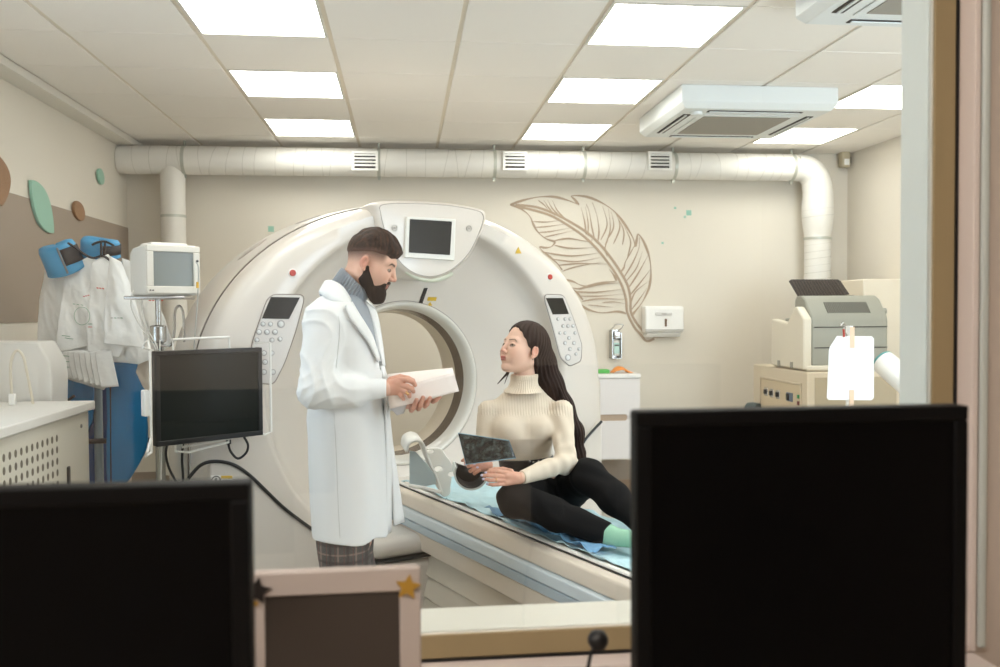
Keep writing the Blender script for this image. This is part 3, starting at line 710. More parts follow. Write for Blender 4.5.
# ================================================================ patient table (same axes as the scanner, axis through the bore)
T = bpy.data.objects.new('patient_table', None); COL.objects.link(T); T.empty_display_size = .1
T.matrix_world = GT; WM[T.name] = GT.copy()
tag(T, 'long cream scanner table running from the bore towards the window', 'examination table')
M_cream = mat('table_cream', (222, 210, 194), .35, coat=.2)
M_rail = mat('table_rail', (212, 224, 230), .25, .1)
M_rail2 = mat('table_rail_lower', (180, 196, 206), .25, .2)  # darker lower tone of the two-tone rail
TC = .035; Y0, Y1 = .12, 2.62
def bar(sec, y0, y1, m, name, bevel=.004, par=T):
    """cross-section in (u, z) pulled along the table"""
    k = len(sec); v = [GT @ Vector((u, y0, z)) for u, z in sec] + [GT @ Vector((u, y1, z)) for u, z in sec]
    return MB().add(v, [tuple(range(k)), tuple(range(2 * k - 1, k - 1, -1))] + [(i, (i + 1) % k, k + (i + 1) % k, k + i) for i in range(k)]).build(name, m, par, bevel=bevel, seg=3)
# cradle: shallow curved tray, black trim line along its edge
tray = []
for s in (-1, 1): pass
sec = [(TC - .21, .612), (TC - .205, .620), (TC - .19, .622), (TC - .15, .605), (TC - .07, .592), (TC + .07, .592), (TC + .15, .605), (TC + .19, .622), (TC + .205, .620), (TC + .21, .612), (TC + .19, .585), (TC + .1, .565), (TC - .1, .565), (TC - .19, .585)]
bar(sec, -.45, Y1, mat('cradle_white', (232, 228, 220), .4), 'cradle', .003)
for s in (-1, 1):
    MB().tube([GT @ Vector((TC + s * .2125, y, .613)) for y in (-.45, Y1)], .003, 8).build('edge_trim', M_black, T)
bar([(TC - .213, .611), (TC - .250, .60), (TC - .263, .56), (TC - .262, .540), (TC + .262, .540), (TC + .263, .56), (TC + .250, .60), (TC + .213, .611), (TC + .2, .57), (TC - .2, .57)], Y0 + .1, Y1, M_cream, 'top_frame', .008)
for s in (-1, 1):
    r = lambda a, b: [(TC + s * x, z) for x, z in ((a, b),)]
    bar([(TC + s * .264, .538), (TC + s * .275, .533), (TC + s * .275, .492), (TC + s * .264, .487), (TC + s * .22, .487), (TC + s * .22, .538)], Y0 + .1, Y1, M_rail, 'side_rail', .003)
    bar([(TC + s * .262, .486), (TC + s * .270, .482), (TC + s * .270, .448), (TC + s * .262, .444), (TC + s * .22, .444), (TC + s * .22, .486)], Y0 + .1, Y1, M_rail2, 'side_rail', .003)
bar([(TC - .26, .442), (TC - .255, .36), (TC - .22, .345), (TC + .22, .345), (TC + .255, .36), (TC + .26, .442)], Y0 + .12, Y1 - .02, M_cream, 'under_frame', .006)
# folding bellows panels of the lifting column
for k, (i0, zt, zb, y0, y1) in enumerate(((.235, .34, .24, .42, 2.2), (.250, .235, .14, .5, 2.3), (.27, .135, .03, .58, 2.4))):
    bar([(TC - i0 + .03, zt), (TC - i0, zb), (TC + i0, zb), (TC + i0 - .03, zt)], y0, y1, mat('bellows_cream', (206, 198, 182), .45), 'bellows_panel', .006)
bar([(TC - .34, .0), (TC - .34, .05), (TC - .30, .07), (TC + .30, .07), (TC + .34, .05), (TC + .34, 0)], .38, 2.5, MATS['plinth_grey'], 'base_plate', .01)
# rounded foot cover between table and ring, with its dark line
MB(GT).box(TC - .50, TC + .42, .345, .66, .0, .325).build('foot_cover', M_low, T, bevel=.04, seg=4)
MB(GT).box(TC - .505, TC + .40, .35, .665, .327, .337).build('cover_line', M_black, T, bevel=.002)
MB(GT).box(TC - .50, TC + .42, .345, .66, .339, .435).build('foot_cover', M_low, T, bevel=.045, seg=4)
# ================================================================ left side: perforated cabinet, white box, stand, rack
M_lab = mat('lab_white', (228, 226, 220), .45)
M_cab = mat('cabinet_cream', (214, 210, 196), .5)
CB = thing('perforated_cabinet', 'off white cabinet with a perforated metal side at the left edge', 'cabinet', (-1.73, 3.4, 0))
MB().box(-2.05, -1.415, 2.3, 4.13, .05, 1.06).build('body', M_cab, CB, bevel=.006)
MB().box(-2.055, -1.395, 2.28, 4.16, 1.06, 1.10).build('worktop', M_lab, CB, bevel=.006)
h = MB(); sl = MB()
for c in range(24):
    for r in range(11):
        y = 3.76 - .048 * c; z = .985 - .047 * r
        pts = [(cos(2 * pi * k / 12) * .010, sin(2 * pi * k / 12) * .015) for k in range(12)]
        h.prism([(y + a, z + b) for a, b in pts], 0, .0012, Matrix(((0, 0, 1, -1.4152), (1, 0, 0, 0), (0, 1, 0, 0), (0, 0, 0, 1))))
h.build('perforation', mat('hole_shadow', (104, 98, 84), .8), CB, smooth=False)
MB().box(-1.42, -1.408, 3.86, 3.885, .72, .85).build('latch', M_black, CB, bevel=.003)
MB().lathe([(.009, 0), (.009, .004), (.005, .006)], 14, Matrix.Translation((-1.415, 4.03, 1.0)) @ Matrix.Rotation(pi / 2, 4, 'Y')).build('screw', M_steel, CB)
MB().box(-2.04, -1.44, 2.32, 4.10, 0, .05).build('plinth', M_dark, CB)

BX = thing('white_box', 'white cabinet with a slanted top corner behind the perforated cabinet', 'cabinet', (-1.85, 4.3, 0))
pts = [(-2.05, 0), (-1.635, 0)] + [(P(x, y, Y=4.2).x, P(x, y, Y=4.2).z) for x, y in ((52, 380), (50, 363), (38, 342))] + [(-2.05, P(0, 341, Y=4.2).z)]
MB(Matrix(((1, 0, 0, 0), (0, 0, -1, 4.40), (0, 1, 0, 0), (0, 0, 0, 1)))).prism(pts, 0, .20).build('body', M_lab, BX, bevel=.008)
c = P(13, 339, Y=4.3)
tag(MB().box(-1.995, -1.95, 4.27, 4.29, P(0, 341, Y=4.2).z, P(0, 341, Y=4.2).z + .032).build('orange_tag', mat('orange_tag', (232, 176, 140), .6), bevel=.002), 'small pale orange label standing on the white cabinet at the left', 'label')
loop = [P(x, y, Y=4.0) for x, y in ((12, 388), (10.5, 372), (12, 358), (17, 350.5), (23, 356), (26.5, 370), (28, 392))]
loop[0].z = 1.12; loop[-1].z = 1.10; loop[-1].y = 4.05
cbl = thing('white_cable', 'looped white cable standing up from the perforated cabinet top', 'cable', (loop[0].x, loop[0].y, 1.10))
MB().tube(smooth_path(loop, 6), .006, 8).build('cord', mat('cord_cream', (222, 214, 196), .5), cbl)
MB().box(loop[0].x - .014, loop[0].x + .014, loop[0].y - .01, loop[0].y + .01, 1.1005, 1.15).build('plug', M_white, cbl, bevel=.004)
tag(MB().box(-1.86, -1.66, 3.62, 3.86, 1.1004, 1.103).build('paper_sheet', mat('paper', (244, 243, 240), .7), smooth=False), 'white sheet lying on the perforated cabinet top', 'paper')

# equipment stand with the vital signs monitor
SX, SY = P(158, 300, Y=4.12).x, 4.12
ST = thing('equipment_stand', 'chrome rolling equipment pole standing left of the scanner', 'stand', (SX, SY, 0))
MB().lathe([(.013, .1), (.013, 1.56)], 16, Matrix.Translation((SX, SY, 0))).build('pole', M_steel, ST)
MB().lathe([(.021, .1), (.021, 1.36), (.024, 1.365), (.024, 1.38), (.014, 1.385)], 18, Matrix.Translation((SX, SY, 0))).build('lower_pole', M_steel, ST)
MB().lathe([(.026, 1.36), (.036, 1.365), (.036, 1.435), (.026, 1.44)], 22, Matrix.Translation((SX - .002, SY, 0))).build('collar', M_steel, ST, bevel=.003)
MB().box(SX - .12, SX + .14, SY - .10, SY + .10, 1.555, 1.57, ).build('tray', M_steel, ST, bevel=.004)
MB().lathe([(.03, .06), (.05, .08), (.05, .12), (.03, .14)], 20, Matrix.Translation((SX, SY, 0))).build('hub', M_black, ST)
for k in range(5):
    a = 2 * pi * k / 5 + pi / 5
    lg = MB().tube([(SX + .04 * cos(a), SY + .04 * sin(a), .1), (SX + .15 * cos(a), SY + .15 * sin(a), .085), (SX + .22 * cos(a), SY + .22 * sin(a), .075)], [.02, .017, .012], 10).build('leg', M_steel, ST)
    MB().lathe([(.004, -.012), (.032, -.012), (.034, 0), (.032, .012), (.004, .012)], 16, Matrix.Translation((SX + .22 * cos(a), SY + .22 * sin(a), .034)) @ Matrix.Rotation(a, 4, 'Z') @ Matrix.Rotation(pi / 2, 4, 'X')).build('castor', M_black, lg)
hk = [P(x, y, Y=4.10) for x, y in ((160, 345), (171, 345), (174.5, 330), (175, 312), (179, 306), (183, 312), (184, 330), (184, 342))]
MB().tube(smooth_path(hk, 5), .006, 8).build('hook', M_steel, ST)

RV = Matrix.Translation((P(163.5, 268, Y=4.12).x, SY, 1.57)) @ Matrix.Rotation(radians(35), 4, 'Z') @ Matrix.Scale(.94, 4) @ Matrix.Translation((0, 0, -1.57))
V = bpy.data.objects.new('vital_signs_monitor', None); COL.objects.link(V); V.matrix_world = RV @ Matrix.Translation((0, 0, 1.57)); WM[V.name] = V.matrix_world.copy()
tag(V, 'small white patient monitor with a grey screen on top of the chrome pole', 'monitor')
b = MB(RV)
sec = [(-.105, 1.572), (-.12, 1.60), (-.12, 1.79), (-.10, 1.812), (.06, 1.80), (.10, 1.775), (.10, 1.60), (.08, 1.572)]
T2 = RV @ Matrix(((0, 0, 1, 0), (1, 0, 0, 0), (0, 1, 0, 0), (0, 0, 0, 1)))
MB(T2).prism(sec, -.125, .125).build('housing', mat('monitor_white', (234, 233, 226), .4), V, bevel=.012, seg=3)
MB(RV).box(-.09, .09, -.08, .06, 1.80, 1.822).build('handle', MATS['monitor_white'], V, bevel=.01, seg=3)
bz = MB(RV)
for q in ((-.125, .125, 1.58, 1.615), (-.125, .125, 1.775, 1.805), (-.125, -.094, 1.615, 1.775), (.094, .125, 1.615, 1.775)): bz.box(q[0], q[1], -.134, -.115, q[2], q[3])
bz.build('bezel', M_offw, V, bevel=.004)
MB(RV).box(-.094, .094, -.127, -.115, 1.615, 1.775).build('screen', mat('grey_screen', (116, 122, 117), .3, ns=2.5, na=.2), V, smooth=False)
MB(RV).lathe([(.006, 0), (.006, .006)], 12, Matrix.Translation((.11, -.134, 1.735)) @ Matrix.Rotation(pi / 2, 4, 'X')).build('knob', M_black, V)
for k in range(2): MB(RV).box(-.115 + .012 * k, -.108 + .012 * k, -.137, -.133, 1.592, 1.598).build('button', M_dark, V)
# cords of the monitor
cd = thing('sensor_cord', 'thin grey sensor cord hanging at the right of the small patient monitor', 'cable', (P(197, 260, Y=4.05).x, 4.05, 1.0))
MB().tube(smooth_path([P(x, y, Y=4.05) for x, y in ((196, 262), (198.5, 268), (198, 290), (197, 310), (194, 350), (192, 400), (190, 470))], 6), .003, 6).build('cord', mat('cord_grey', (176, 176, 170), .5), cd)
MB().tube([P(197.5, 282, Y=4.05), P(197.5, 288, Y=4.05)], .006, 8).build('connector', mat('yellow_plug', (216, 168, 40), .5), cd)
cd = thing('sensor_cord', 'thin white cords drooping from the left of the small patient monitor', 'cable', (SX, SY, 1.3))
for pts in (((133, 290), (131, 305), (138, 322), (152, 342), (156, 350)), ((143, 294), (142, 310), (147, 328), (155, 342), (158, 350)), ((160, 340), (160, 360), (162, 420), (161, 480))):
    MB().tube(smooth_path([P(x, y, Y=4.04) for x, y in pts], 6), .0028, 6).build('cord', mat('cord_white', (222, 220, 214), .5), cd)

# flat screen on the pole in its white wire cage
A0, A1 = Vector((-1.035, 3.80, 0)), Vector((-.647, 4.10, 0)); ax = (A1 - A0).normalized()
TVM = frame((A0.x, A0.y, .935), ax, Vector((0, 0, 1)))      # x along the screen, y up, z towards... the viewer side is +z flipped below
TVM = Matrix.Translation((A0.x, A0.y, .935)) @ Matrix(((ax.x, -ax.y, 0, 0), (ax.y, ax.x, 0, 0), (0, 0, 1, 0), (0, 0, 0, 1)))   # x along, y away, z up
W_ = (A1 - A0).length; H_ = .40
V = bpy.data.objects.new('hanging_monitor', None); COL.objects.link(V); V.matrix_world = TVM; WM[V.name] = TVM.copy()
tag(V, 'black flat screen in a white wire cage clamped to the chrome pole', 'monitor')
MB(TVM).box(0, W_, 0, .035, 0, H_).box(.06, W_ - .06, .035, .07, .06, H_ - .06).build('housing', M_black, V, bevel=.005)
bz = MB(TVM)
for q in ((0, W_, 0, .022), (0, W_, H_ - .020, H_), (0, .02, .022, H_ - .02), (W_ - .02, W_, .022, H_ - .02)): bz.box(q[0], q[1], -.008, 0, q[2], q[3])
bz.build('bezel', M_black, V, bevel=.003)
MB(TVM).box(.02, W_ - .02, -.003, .001, .022, H_ - .02).build('screen', mat('glossy_screen', (22, 26, 23), .22, spec=.25), V, smooth=False)
def rod(pts, nm='wire_frame', r=.0055): return MB(TVM).tube(pts, r, 8).build(nm, M_white, V)
rod(smooth_path([(-.02, 0, -.02), (-.02, .0, H_ + .01), (-.02, .06, H_ + .02), (.0, .09, H_ + .02)], 4))
rod([(-.02, 0, H_ + .008), (-.06, -.03, H_ + .02)]); rod([(-.02, 0, -.02), (-.055, -.03, -.03), (-.05, -.03, -.015), (-.02, 0, .04)])
rod([(.10, .05, H_ - .02), (.10, .05, H_ + .045), (.36, .05, H_ + .05), (.36, .05, H_ + .0), (.36, .05, H_ - .02)])
rod([(W_ - .035, .01, H_ - .01), (W_ - .03, .0, H_ + .02), (W_ + .045, .0, H_ + .02), (W_ + .045, 0, .01), (W_ + .01, 0, .0), (W_ - .02, .02, .02)])
rod([(.10, .04, .03), (.10, .04, -.035), (.16, .04, -.045), (.34, .03, -.02), (.34, .03, .03)]); rod([(.13, .04, .03), (.13, .04, -.02), (.36, .03, -.003)])
MB(TVM).box(-.045, -.018, .0, .04, .13, .24).build('clamp', M_white, V, bevel=.005)
_pl = TVM.inverted() @ Vector((SX, SY, 1.135))
MB(TVM).tube([(.03, .04, .2), (_pl.x, _pl.y - .02, .2)], .012, 8).build('arm', M_steel, V)
MB(TVM).tube([(.03, .04, .3), (_pl.x, _pl.y - .02, .3)], .009, 8).build('arm', M_steel, V)
pc = thing('power_cord', 'black cords hanging below the flat screen on the pole', 'cable', (-1.0, 4.0, .5))
for pts in (((167, 445), (166, 455), (169, 468), (176, 482), (184, 500)), ((183, 444), (182, 460), (183, 480), (181, 520))):
    MB().tube(smooth_path([P(x, y, Y=3.92) for x, y in pts], 6), .0055, 8).build('cord', M_black, pc)
pc = thing('power_cord', 'black cord looping out under the right end of the flat screen', 'cable', (-.75, 4.05, .9))
MB().tube(smooth_path([P(x, y, Y=4.05) for x, y in ((229, 436), (228.5, 444), (231, 452), (238, 458.5), (246, 453), (248, 445), (244, 437))], 6), .0055, 8).build('cord', M_black, pc)
MB().tube([P(228.5, 438, Y=4.05), P(228.5, 444, Y=4.05)], .012, 10).build('plug', M_black, pc)

# ---------------------------------------------------------------- garment rack with aprons, collars and film bags
RY = 4.85
M_blue = mat('apron_blue', (28, 132, 190), .5, ns=6, na=.08, bump=.2, bs=30)
M_navy = mat('apron_navy', (24, 84, 150), .5, ns=6, na=.08, bump=.2, bs=30)
M_collar = mat('collar_blue', (72, 158, 206), .5, bump=.15, bs=40)
M_bag = mat('bag_plastic', (250, 250, 246), .3, ns=9, na=.03, bump=.8, bs=30)
M_strap = mat('strap', (40, 40, 44), .7)
rx = P(98, 400, Y=RY).x
R_ = thing('garment_rack', 'pale grey metal garment rack against the left wall, loaded with bags and aprons', 'rack', (rx, RY, 0))
MB().lathe([(.022, .05), (.022, 1.80)], 16, Matrix.Translation((rx, RY, 0))).build('pole', mat('rack_grey', (150, 166, 172), .35, .3), R_)
MB().tube([(-1.80, RY, 1.76), (-1.33, RY, 1.76)], .012, 10).build('top_rail', M_steel, R_)
MB().tube([(XL + .05, RY, .05), (-1.35, RY, .05)], .018, 10).tube([(rx, RY - .3, .03), (rx, RY + .3, .03)], .018, 10).build('foot', MATS['rack_grey'], R_)
MB().tube([(XL + .1, RY - .02, .82), (-1.35, RY - .02, .82)], .014, 8).build('cross_bar', M_black, R_)
for i in range(4): MB().tube([(-1.76 + i * .13, RY + .03, 1.76), (-1.76 + i * .13, RY - .04, 1.79), (-1.76 + i * .13, RY - .07, 1.765)], .006, 8).build('hook', M_black, R_)
def in_poly(pt, poly):
    x, y = pt; c = False
    for i in range(len(poly)):
        x1, y1 = poly[i - 1]; x2, y2 = poly[i]
        if (y1 > y) != (y2 > y) and x < (x2 - x1) * (y - y1) / (y2 - y1) + x1: c = not c
    return c
def draped(name, pts, depth, m, lab, cat, amp=.012, seed=0, t_=.012, grp=None, vert=True, parent=None, n=14, belly=.0):
    """sheet whose outline (image points at depth Y) is filled as a fan of rings with folds"""
    o = [P(x, y, Y=depth) for x, y in pts]; o = smooth_path(o, 3, closed=True) if vert else [a.lerp(b, k / 7) for a, b in zip(o, o[1:] + o[:1]) for k in range(7)] if len(o) < 30 else o
    cx = sum(p.x for p in o) / len(o); cz = sum(p.z for p in o) / len(o); zt = max(p.z for p in o); zb = min(p.z for p in o)
    rows = []
    for k in range(n, -1, -1):
        s = k / n; row = []
        for p in o:
            x = cx + (p.x - cx) * s; z = cz + (p.z - cz) * s
            f = sin(x * 62 + seed + 1.5 * sin(z * 7 + seed)) * .6 + .5 * sin(x * 31 + z * 9 + seed * 2) + (.5 * sin(z * 40 + x * 23 + seed) if not vert else 0)
            if not vert:
                q = Vector((x * 8 + z * 2 + seed * 3, seed, z * 3.2)); f = -3.2 * abs(noise.noise(q)) + 1.2 * abs(noise.noise(q * 2.9))
            y = depth + amp * f * (.35 + .65 * (zt - z) / (zt - zb + 1e-6)) - belly * (1 - s * s)
            row.append((x, y, z))
        rows.append(row)
    b = MB().grid(rows, closed=True)
    o_ = b.build(name, m, parent, solid=t_, angle=80)
    return tag(o_, lab, cat, grp) if parent is None else o_
draped('lead_apron', [(46, 372), (60, 352), (92, 352), (112, 365), (112, 500), (48, 500)], RY + .10, M_navy, 'dark blue lead apron hanging behind the rack pole', 'apron', .012, 1, .02)
draped('lead_apron', [(108, 350), (143, 350), (146, 400), (147, 440), (140, 462), (124, 486), (109, 490), (108, 420)], RY - .12, M_blue, 'bright blue lead apron with a curved lower edge, right of the rack pole', 'apron', .010, 3, .02)
draped('lead_apron', [(50, 340), (66, 335), (92, 350), (94, 396), (88, 430), (52, 430)], RY - .02, M_blue, 'blue lead apron left of the rack pole, mostly under the bags', 'apron', .010, 5, .02)
MB().tube([P(110.3, 370, Y=RY - .137), P(111, 488, Y=RY - .137)], .0035, 6).build('edge_piping', M_strap, bpy.data.objects['lead_apron.001'])
tag(MB().tube(smooth_path([P(x, y, Y=RY - .16) for x, y in ((54, 355), (56, 372), (60, 388), (66, 400), (74, 396))], 5), .018, 8, flat=.4).build('black_strap', M_strap), 'black strap dangling below the bags, left of the rack pole', 'strap')
bags = [
 ('white plastic film bag hanging furthest left on the rack', [(46, 268), (60, 258), (74, 262), (80, 300), (72, 345), (62, 378), (45, 366), (38, 345), (39, 300), (44, 282)], -.10, 1, None),
 ('white film bag with a faint green circle print, second from the left on the rack', [(66, 268), (90, 256), (100, 262), (102, 300), (98, 345), (62, 352), (57, 345), (60, 318)], -.17, 2, 'g'),
 ('crumpled white film bag under the green circle bag, fraying into pages', [(60, 340), (98, 338), (104, 360), (111, 366), (112, 380), (104, 390), (70, 380), (58, 372)], -.15, 3, 'p'),
 ('white film bag with red print hanging in the middle of the rack', [(92, 262), (108, 254), (116, 262), (116, 300), (128, 345), (120, 358), (88, 352), (86, 330), (90, 300)], -.21, 4, 'r'),
 ('wide white film bag right of the red printed bag', [(110, 256), (122, 262), (132, 290), (146, 340), (145, 348), (104, 344), (104, 310), (108, 280)], -.26, 5, 'r2'),
 ('lowest broad white bag with ragged edge across the blue apron top', [(88, 342), (142, 345), (155, 350), (154, 358), (140, 364), (92, 360), (87, 352)], -.19, 6, None),
 ('tall white film bag nearest the chrome pole, below the small monitor', [(122, 258), (134, 262), (150, 290), (166, 320), (174, 345), (160, 352), (140, 350), (130, 310)], -.12, 7, 'r3'),
 ('small cream bag hanging over the right edge of the blue apron', [(142, 350), (152, 348), (155, 356), (155, 385), (151, 396), (144, 388), (136, 372)], -.16, 8, None)]
bo = []
M_redp, M_grnp = mat('red_print', (206, 92, 72), .6), mat('green_print', (122, 164, 130), .6)
for lab, pts, dy, sd, mk in bags:
    o = draped('film_bag', pts, RY + dy, M_bag if sd != 8 else mat('bag_cream', (214, 202, 184), .5, ns=8, na=.06, bump=.4, bs=30), lab, 'plastic bag', .014, sd * 1.7, .004, 'white film bags on the rack', vert=False, belly=.012, n=24)
    bo.append(o)
def mark(px, py, w_, h__, dy, m, par, rot=0):
    c = P(px, py, Y=RY + dy - .045); M = Matrix.Translation(c) @ Matrix.Rotation(rot, 4, 'Y')
    MB(M).box(-w_ / 2, w_ / 2, -.001, .001, -h__ / 2, h__ / 2).build('print_mark', m, par, smooth=False)
for k in range(3): mark(97.5 + 2.8 * k, 288 + .3 * k, .010, .006, -.26, M_redp, bo[3], .5)
for k in range(3): mark(84 + 2.2 * k, 296.5 - .6 * k, .008, .005, -.22, M_redp, bo[1], .2)
for k in range(5): mark(150 + 3 * k, 300.5, .012, .005, -.16, M_redp, bo[6], .1)
for k in range(4): mark(112 + 3.2 * k, 318, .011, .004, -.31, M_grnp if k % 2 else MATS['print_grey'], bo[4], .1)
for k in range(3): mark(74 + 4 * k, 304 + .5 * k, .012, .003, -.22, M_grnp, bo[1], .3)
for k in range(3): mark(62, 363 + 4 * k, .022, .0025, -.15, MATS['print_grey'], bo[0], .1)
mark(90, 324, .02, .004, -.26, M_grnp, bo[3]); mark(90, 327, .02, .004, -.26, M_redp, bo[3])
for k in range(2): mark(66 + 3 * k, 336 + 2.5 * k, .04, .003, -.22, M_grnp, bo[1], .15)
for k in range(3): mark(66, 356 + 5.5 * k, .03, .003, -.22, M_grnp, bo[2], .1)
c = P(82, 316, Y=RY - .225)
MB().tube([(c.x + .038 * cos(a), c.y, c.z + .045 * sin(a)) for a in np.linspace(0, 2 * pi, 25)[:-1]], .0012, 4, closed=True).build('print_circle', M_grnp, bo[1])
for k in range(7):
    x0 = 66 + 5.5 * k
    draped('page', [(x0 - 4, 352), (x0 + 12, 350), (x0 + 14 + k, 372 + k * 2.4), (x0 + 2, 379 + k * 1.5), (x0 - 2, 368)], RY - .19 - .006 * k, M_bag, None, None, .004, k, .0015, parent=bo[2], n=8, vert=False)
# blue thyroid collars on top
def collar(ctr, rx_, ry_, hh, rot, tilt, lab, sd):
    M = Matrix.Translation(ctr) @ Matrix.Rotation(rot, 4, 'Y') @ Matrix.Rotation(tilt, 4, 'X')
    root = bpy.data.objects.new('thyroid_collar', None); COL.objects.link(root); root.location = ctr; WM[root.name] = Matrix.Translation(ctr)
    tag(root, lab, 'collar', 'blue protective collars')
    rows = []
    for k, (s, z) in enumerate(((.05, .97), (.6, 1.0), (.9, .96), (.99, .82), (1.0, .5), (1.02, .2), (1.06, 0), (1.0, -.03), (.9, .0), (.88, .6))):
        rows.append([M @ Vector((rx_ * s * cos(a) * (1 + .04 * sin(3 * a + sd)), ry_ * s * sin(a), hh * z + .006 * sin(2 * a + sd))) for a in np.linspace(0, 2 * pi, 33)[:-1]])
    MB().grid(rows, closed=True).build('collar_body', M_collar, root, angle=70)
    rows = [[M @ Vector((rx_ * 1.05 * cos(a), ry_ * 1.05 * sin(a), hh * z)) for a in np.linspace(-1.2, .25, 9)] for z in (.25, .8)]
    MB().grid(rows).build('strap', M_strap, root, solid=.006)
    rows = [[M @ Vector((rx_ * 1.045 * cos(a), ry_ * 1.045 * sin(a), hh * z)) for a in (-1.32, -1.22)] for z in (.0, .9)]
    MB().grid(rows).build('reflective_strip', mat('strip_grey', (130, 136, 140), .4), root, solid=.005)
collar(P(67, 272, Y=RY - .16), .090, .080, .150, -.30, .25, 'larger blue collar on top of the rack, furthest left', 1)
collar(P(100, 256, Y=RY - .10), .095, .07, .09, .12, .3, 'smaller blue collar on top of the rack, beside the patient monitor', 2)
hg = thing('black_hanger', 'black plastic hanger clip in front of the smaller blue collar', 'hanger', P(103, 262, Y=RY - .20))
MB().tube(smooth_path([P(x, y, Y=RY - .20) for x, y in ((92, 245), (97, 242.5), (104, 241.5), (109, 243), (114, 246))], 4), .006, 8).build('bar', M_black, hg)
for pts in (((101, 242), (101, 254), (99, 262)), ((105, 242), (105, 254), (107, 262))): MB().tube([P(x, y, Y=RY - .20) for x, y in pts], .005, 8).build('clip', M_black, hg)
tag(MB().tube(smooth_path([P(x, y, Y=RY - .22) for x, y in ((68, 243), (76, 248), (84, 254), (93, 258), (103, 256), (112, 262))], 5), .012, 8, flat=.5).build('black_strap', M_strap), 'black webbing strap between the two blue collars', 'strap')

# ================================================================ right side
M_beige = mat('beige_metal', (214, 200, 176), .5)
M_pgray = mat('printer_grey', (152, 152, 140), .45)
M_pcream = mat('printer_cream', (224, 216, 198), .5)
GXL, GXR, GY0, GY1, GZ = 2.575, 3.20, 5.40, 6.28, 1.085
G = thing('control_cabinet', 'beige metal electrical cabinet under the printer, switches on its side', 'cabinet', (2.89, 5.85, 0))
MB().box(GXL, GXR, GY0, GY1, .04, GZ).build('body', M_beige, G, bevel=.008)
MB().box(GXL + .05, GXR - .02, GY0 - .004, GY0 + .004, .15, GZ - .035).build('mesh_grille', mat('mesh_grille', (178, 164, 138), .6, ns=500, na=.3), G, smooth=False)
MB().box(GXL + .02, GXR - .02, GY0 + .02, GY1 - .02, 0, .04).build('plinth', M_dark, G)
def onX(px, py): c = P(px, py, X=GXL); return c
a, b2 = onX(762, 381), onX(801, 391)
y0_, y1_ = P(801, 385, X=GXL).y, P(761, 385, X=GXL).y
MB().box(GXL - .002, GXL + .01, y0_, y1_, .55, P(780, 383, X=GXL).z + .012).build('switch_panel', mat('panel_beige', (204, 186, 156), .5), G, bevel=.004)
fr = MB(); zt = P(780, 383, X=GXL).z + .012
fr.box(GXL - .008, GXL, y0_ - .012, y0_, .54, zt + .012).box(GXL - .008, GXL, y1_, y1_ + .012, .54, zt + .012).box(GXL - .008, GXL, y0_, y1_, zt, zt + .012)
fr.build('panel_rim', M_beige, G, bevel=.002)
for px, py in ((766.5, 391.5), (772, 393), (778.3, 394.5)):
    c = onX(px, py); s_ = MB().box(GXL - .006, GXL, c.y - .03, c.y + .03, c.z - .03, c.z + .03).build('switch', M_steel, G, bevel=.004)
    MB().box(GXL - .02, GXL - .006, c.y - .012, c.y + .012, c.z - .016, c.z + .016).build('toggle', M_black, s_, bevel=.003)
c = onX(790, 397); s_ = MB().box(GXL - .006, GXL, c.y - .05, c.y + .05, c.z - .03, c.z + .03).build('switch', mat('blue_grey', (96, 110, 128), .4), G, bevel=.004)
MB().box(GXL - .016, GXL - .006, c.y + .0, c.y + .035, c.z - .022, c.z + .022).build('rocker', M_black, s_, bevel=.003)
c = onX(799, 398.5); MB().box(GXL - .01, GXL, c.y - .012, c.y + .014, c.z - .0, c.z + .024).build('green_lamp', mat('green_lamp', (40, 150, 84), .3), G, bevel=.003)
MB().box(GXL - .01, GXL, c.y - .012, c.y + .014, c.z - .045, c.z - .018).build('red_lamp', mat('dark_red', (110, 40, 34), .3), G, bevel=.003)

PX0, PX1, PY = 2.60, 3.155, 5.46
PR = thing('film_printer', 'bulky grey and cream film printer on the beige cabinet', 'printer', (2.88, 5.70, GZ + .003))
z0 = GZ + .004
sec = [(PY, z0 + .03), (PY, 1.415), (PY + .01, 1.45), (PY + .10, 1.555), (PY + .15, 1.58), (PY + .22, 1.58), (PY + .25, 1.55), (PY + .25, z0 + .03)]
MX = Matrix(((0, 0, 1, 0), (1, 0, 0, 0), (0, 1, 0, 0), (0, 0, 0, 1)))
MB(MX).prism(sec, PX0 + .03, PX1).build('housing', M_pgray, PR, bevel=.012, seg=3)
MB().box(PX0 + .03, PX1, PY + .251, PY + .49, z0 + .03, 1.37).build('rear_housing', M_pcream, PR, bevel=.01)
MB().box(PX0 + .06, PX1 - .1, PY + .30, PY + .47, 1.371, 1.43).build('exit_slot', M_pgray, PR, bevel=.01)
MB().box(PX0 - .01, PX1 + .01, PY - .02, PY + .5, z0, z0 + .035).build('base', M_pcream, PR, bevel=.01)
for z in (P(850, 327, Y=PY).z, P(850, 347.5, Y=PY).z): MB().box(PX0 + .05, PX1 - .005, PY - .0025, PY + .002, z - .003, z + .003).build('seam', M_dark, PR, smooth=False)
so = [P(x, y, X=PX0 - .02) for x, y in ((777, 366), (774.5, 323), (791, 326.5), (799, 308), (803, 306), (808, 319), (808, 372))]
sp = [(p.y, p.z) for p in so]
zmin = z0 + .01; sp = [(a, max(b, zmin)) for a, b in sp]; sp[0] = (sp[0][0], zmin); sp[-1] = (PY - .03, zmin); sp[-2] = (PY - .03, sp[-2][1])
sp = [(min(a, PY + .5), b) for a, b in sp]
sp = [(PY - .012, zmin), (PY - .012, 1.43), (5.552, 1.508), (5.575, 1.508), (5.70, 1.396), (5.95, 1.424), (5.955, zmin)]
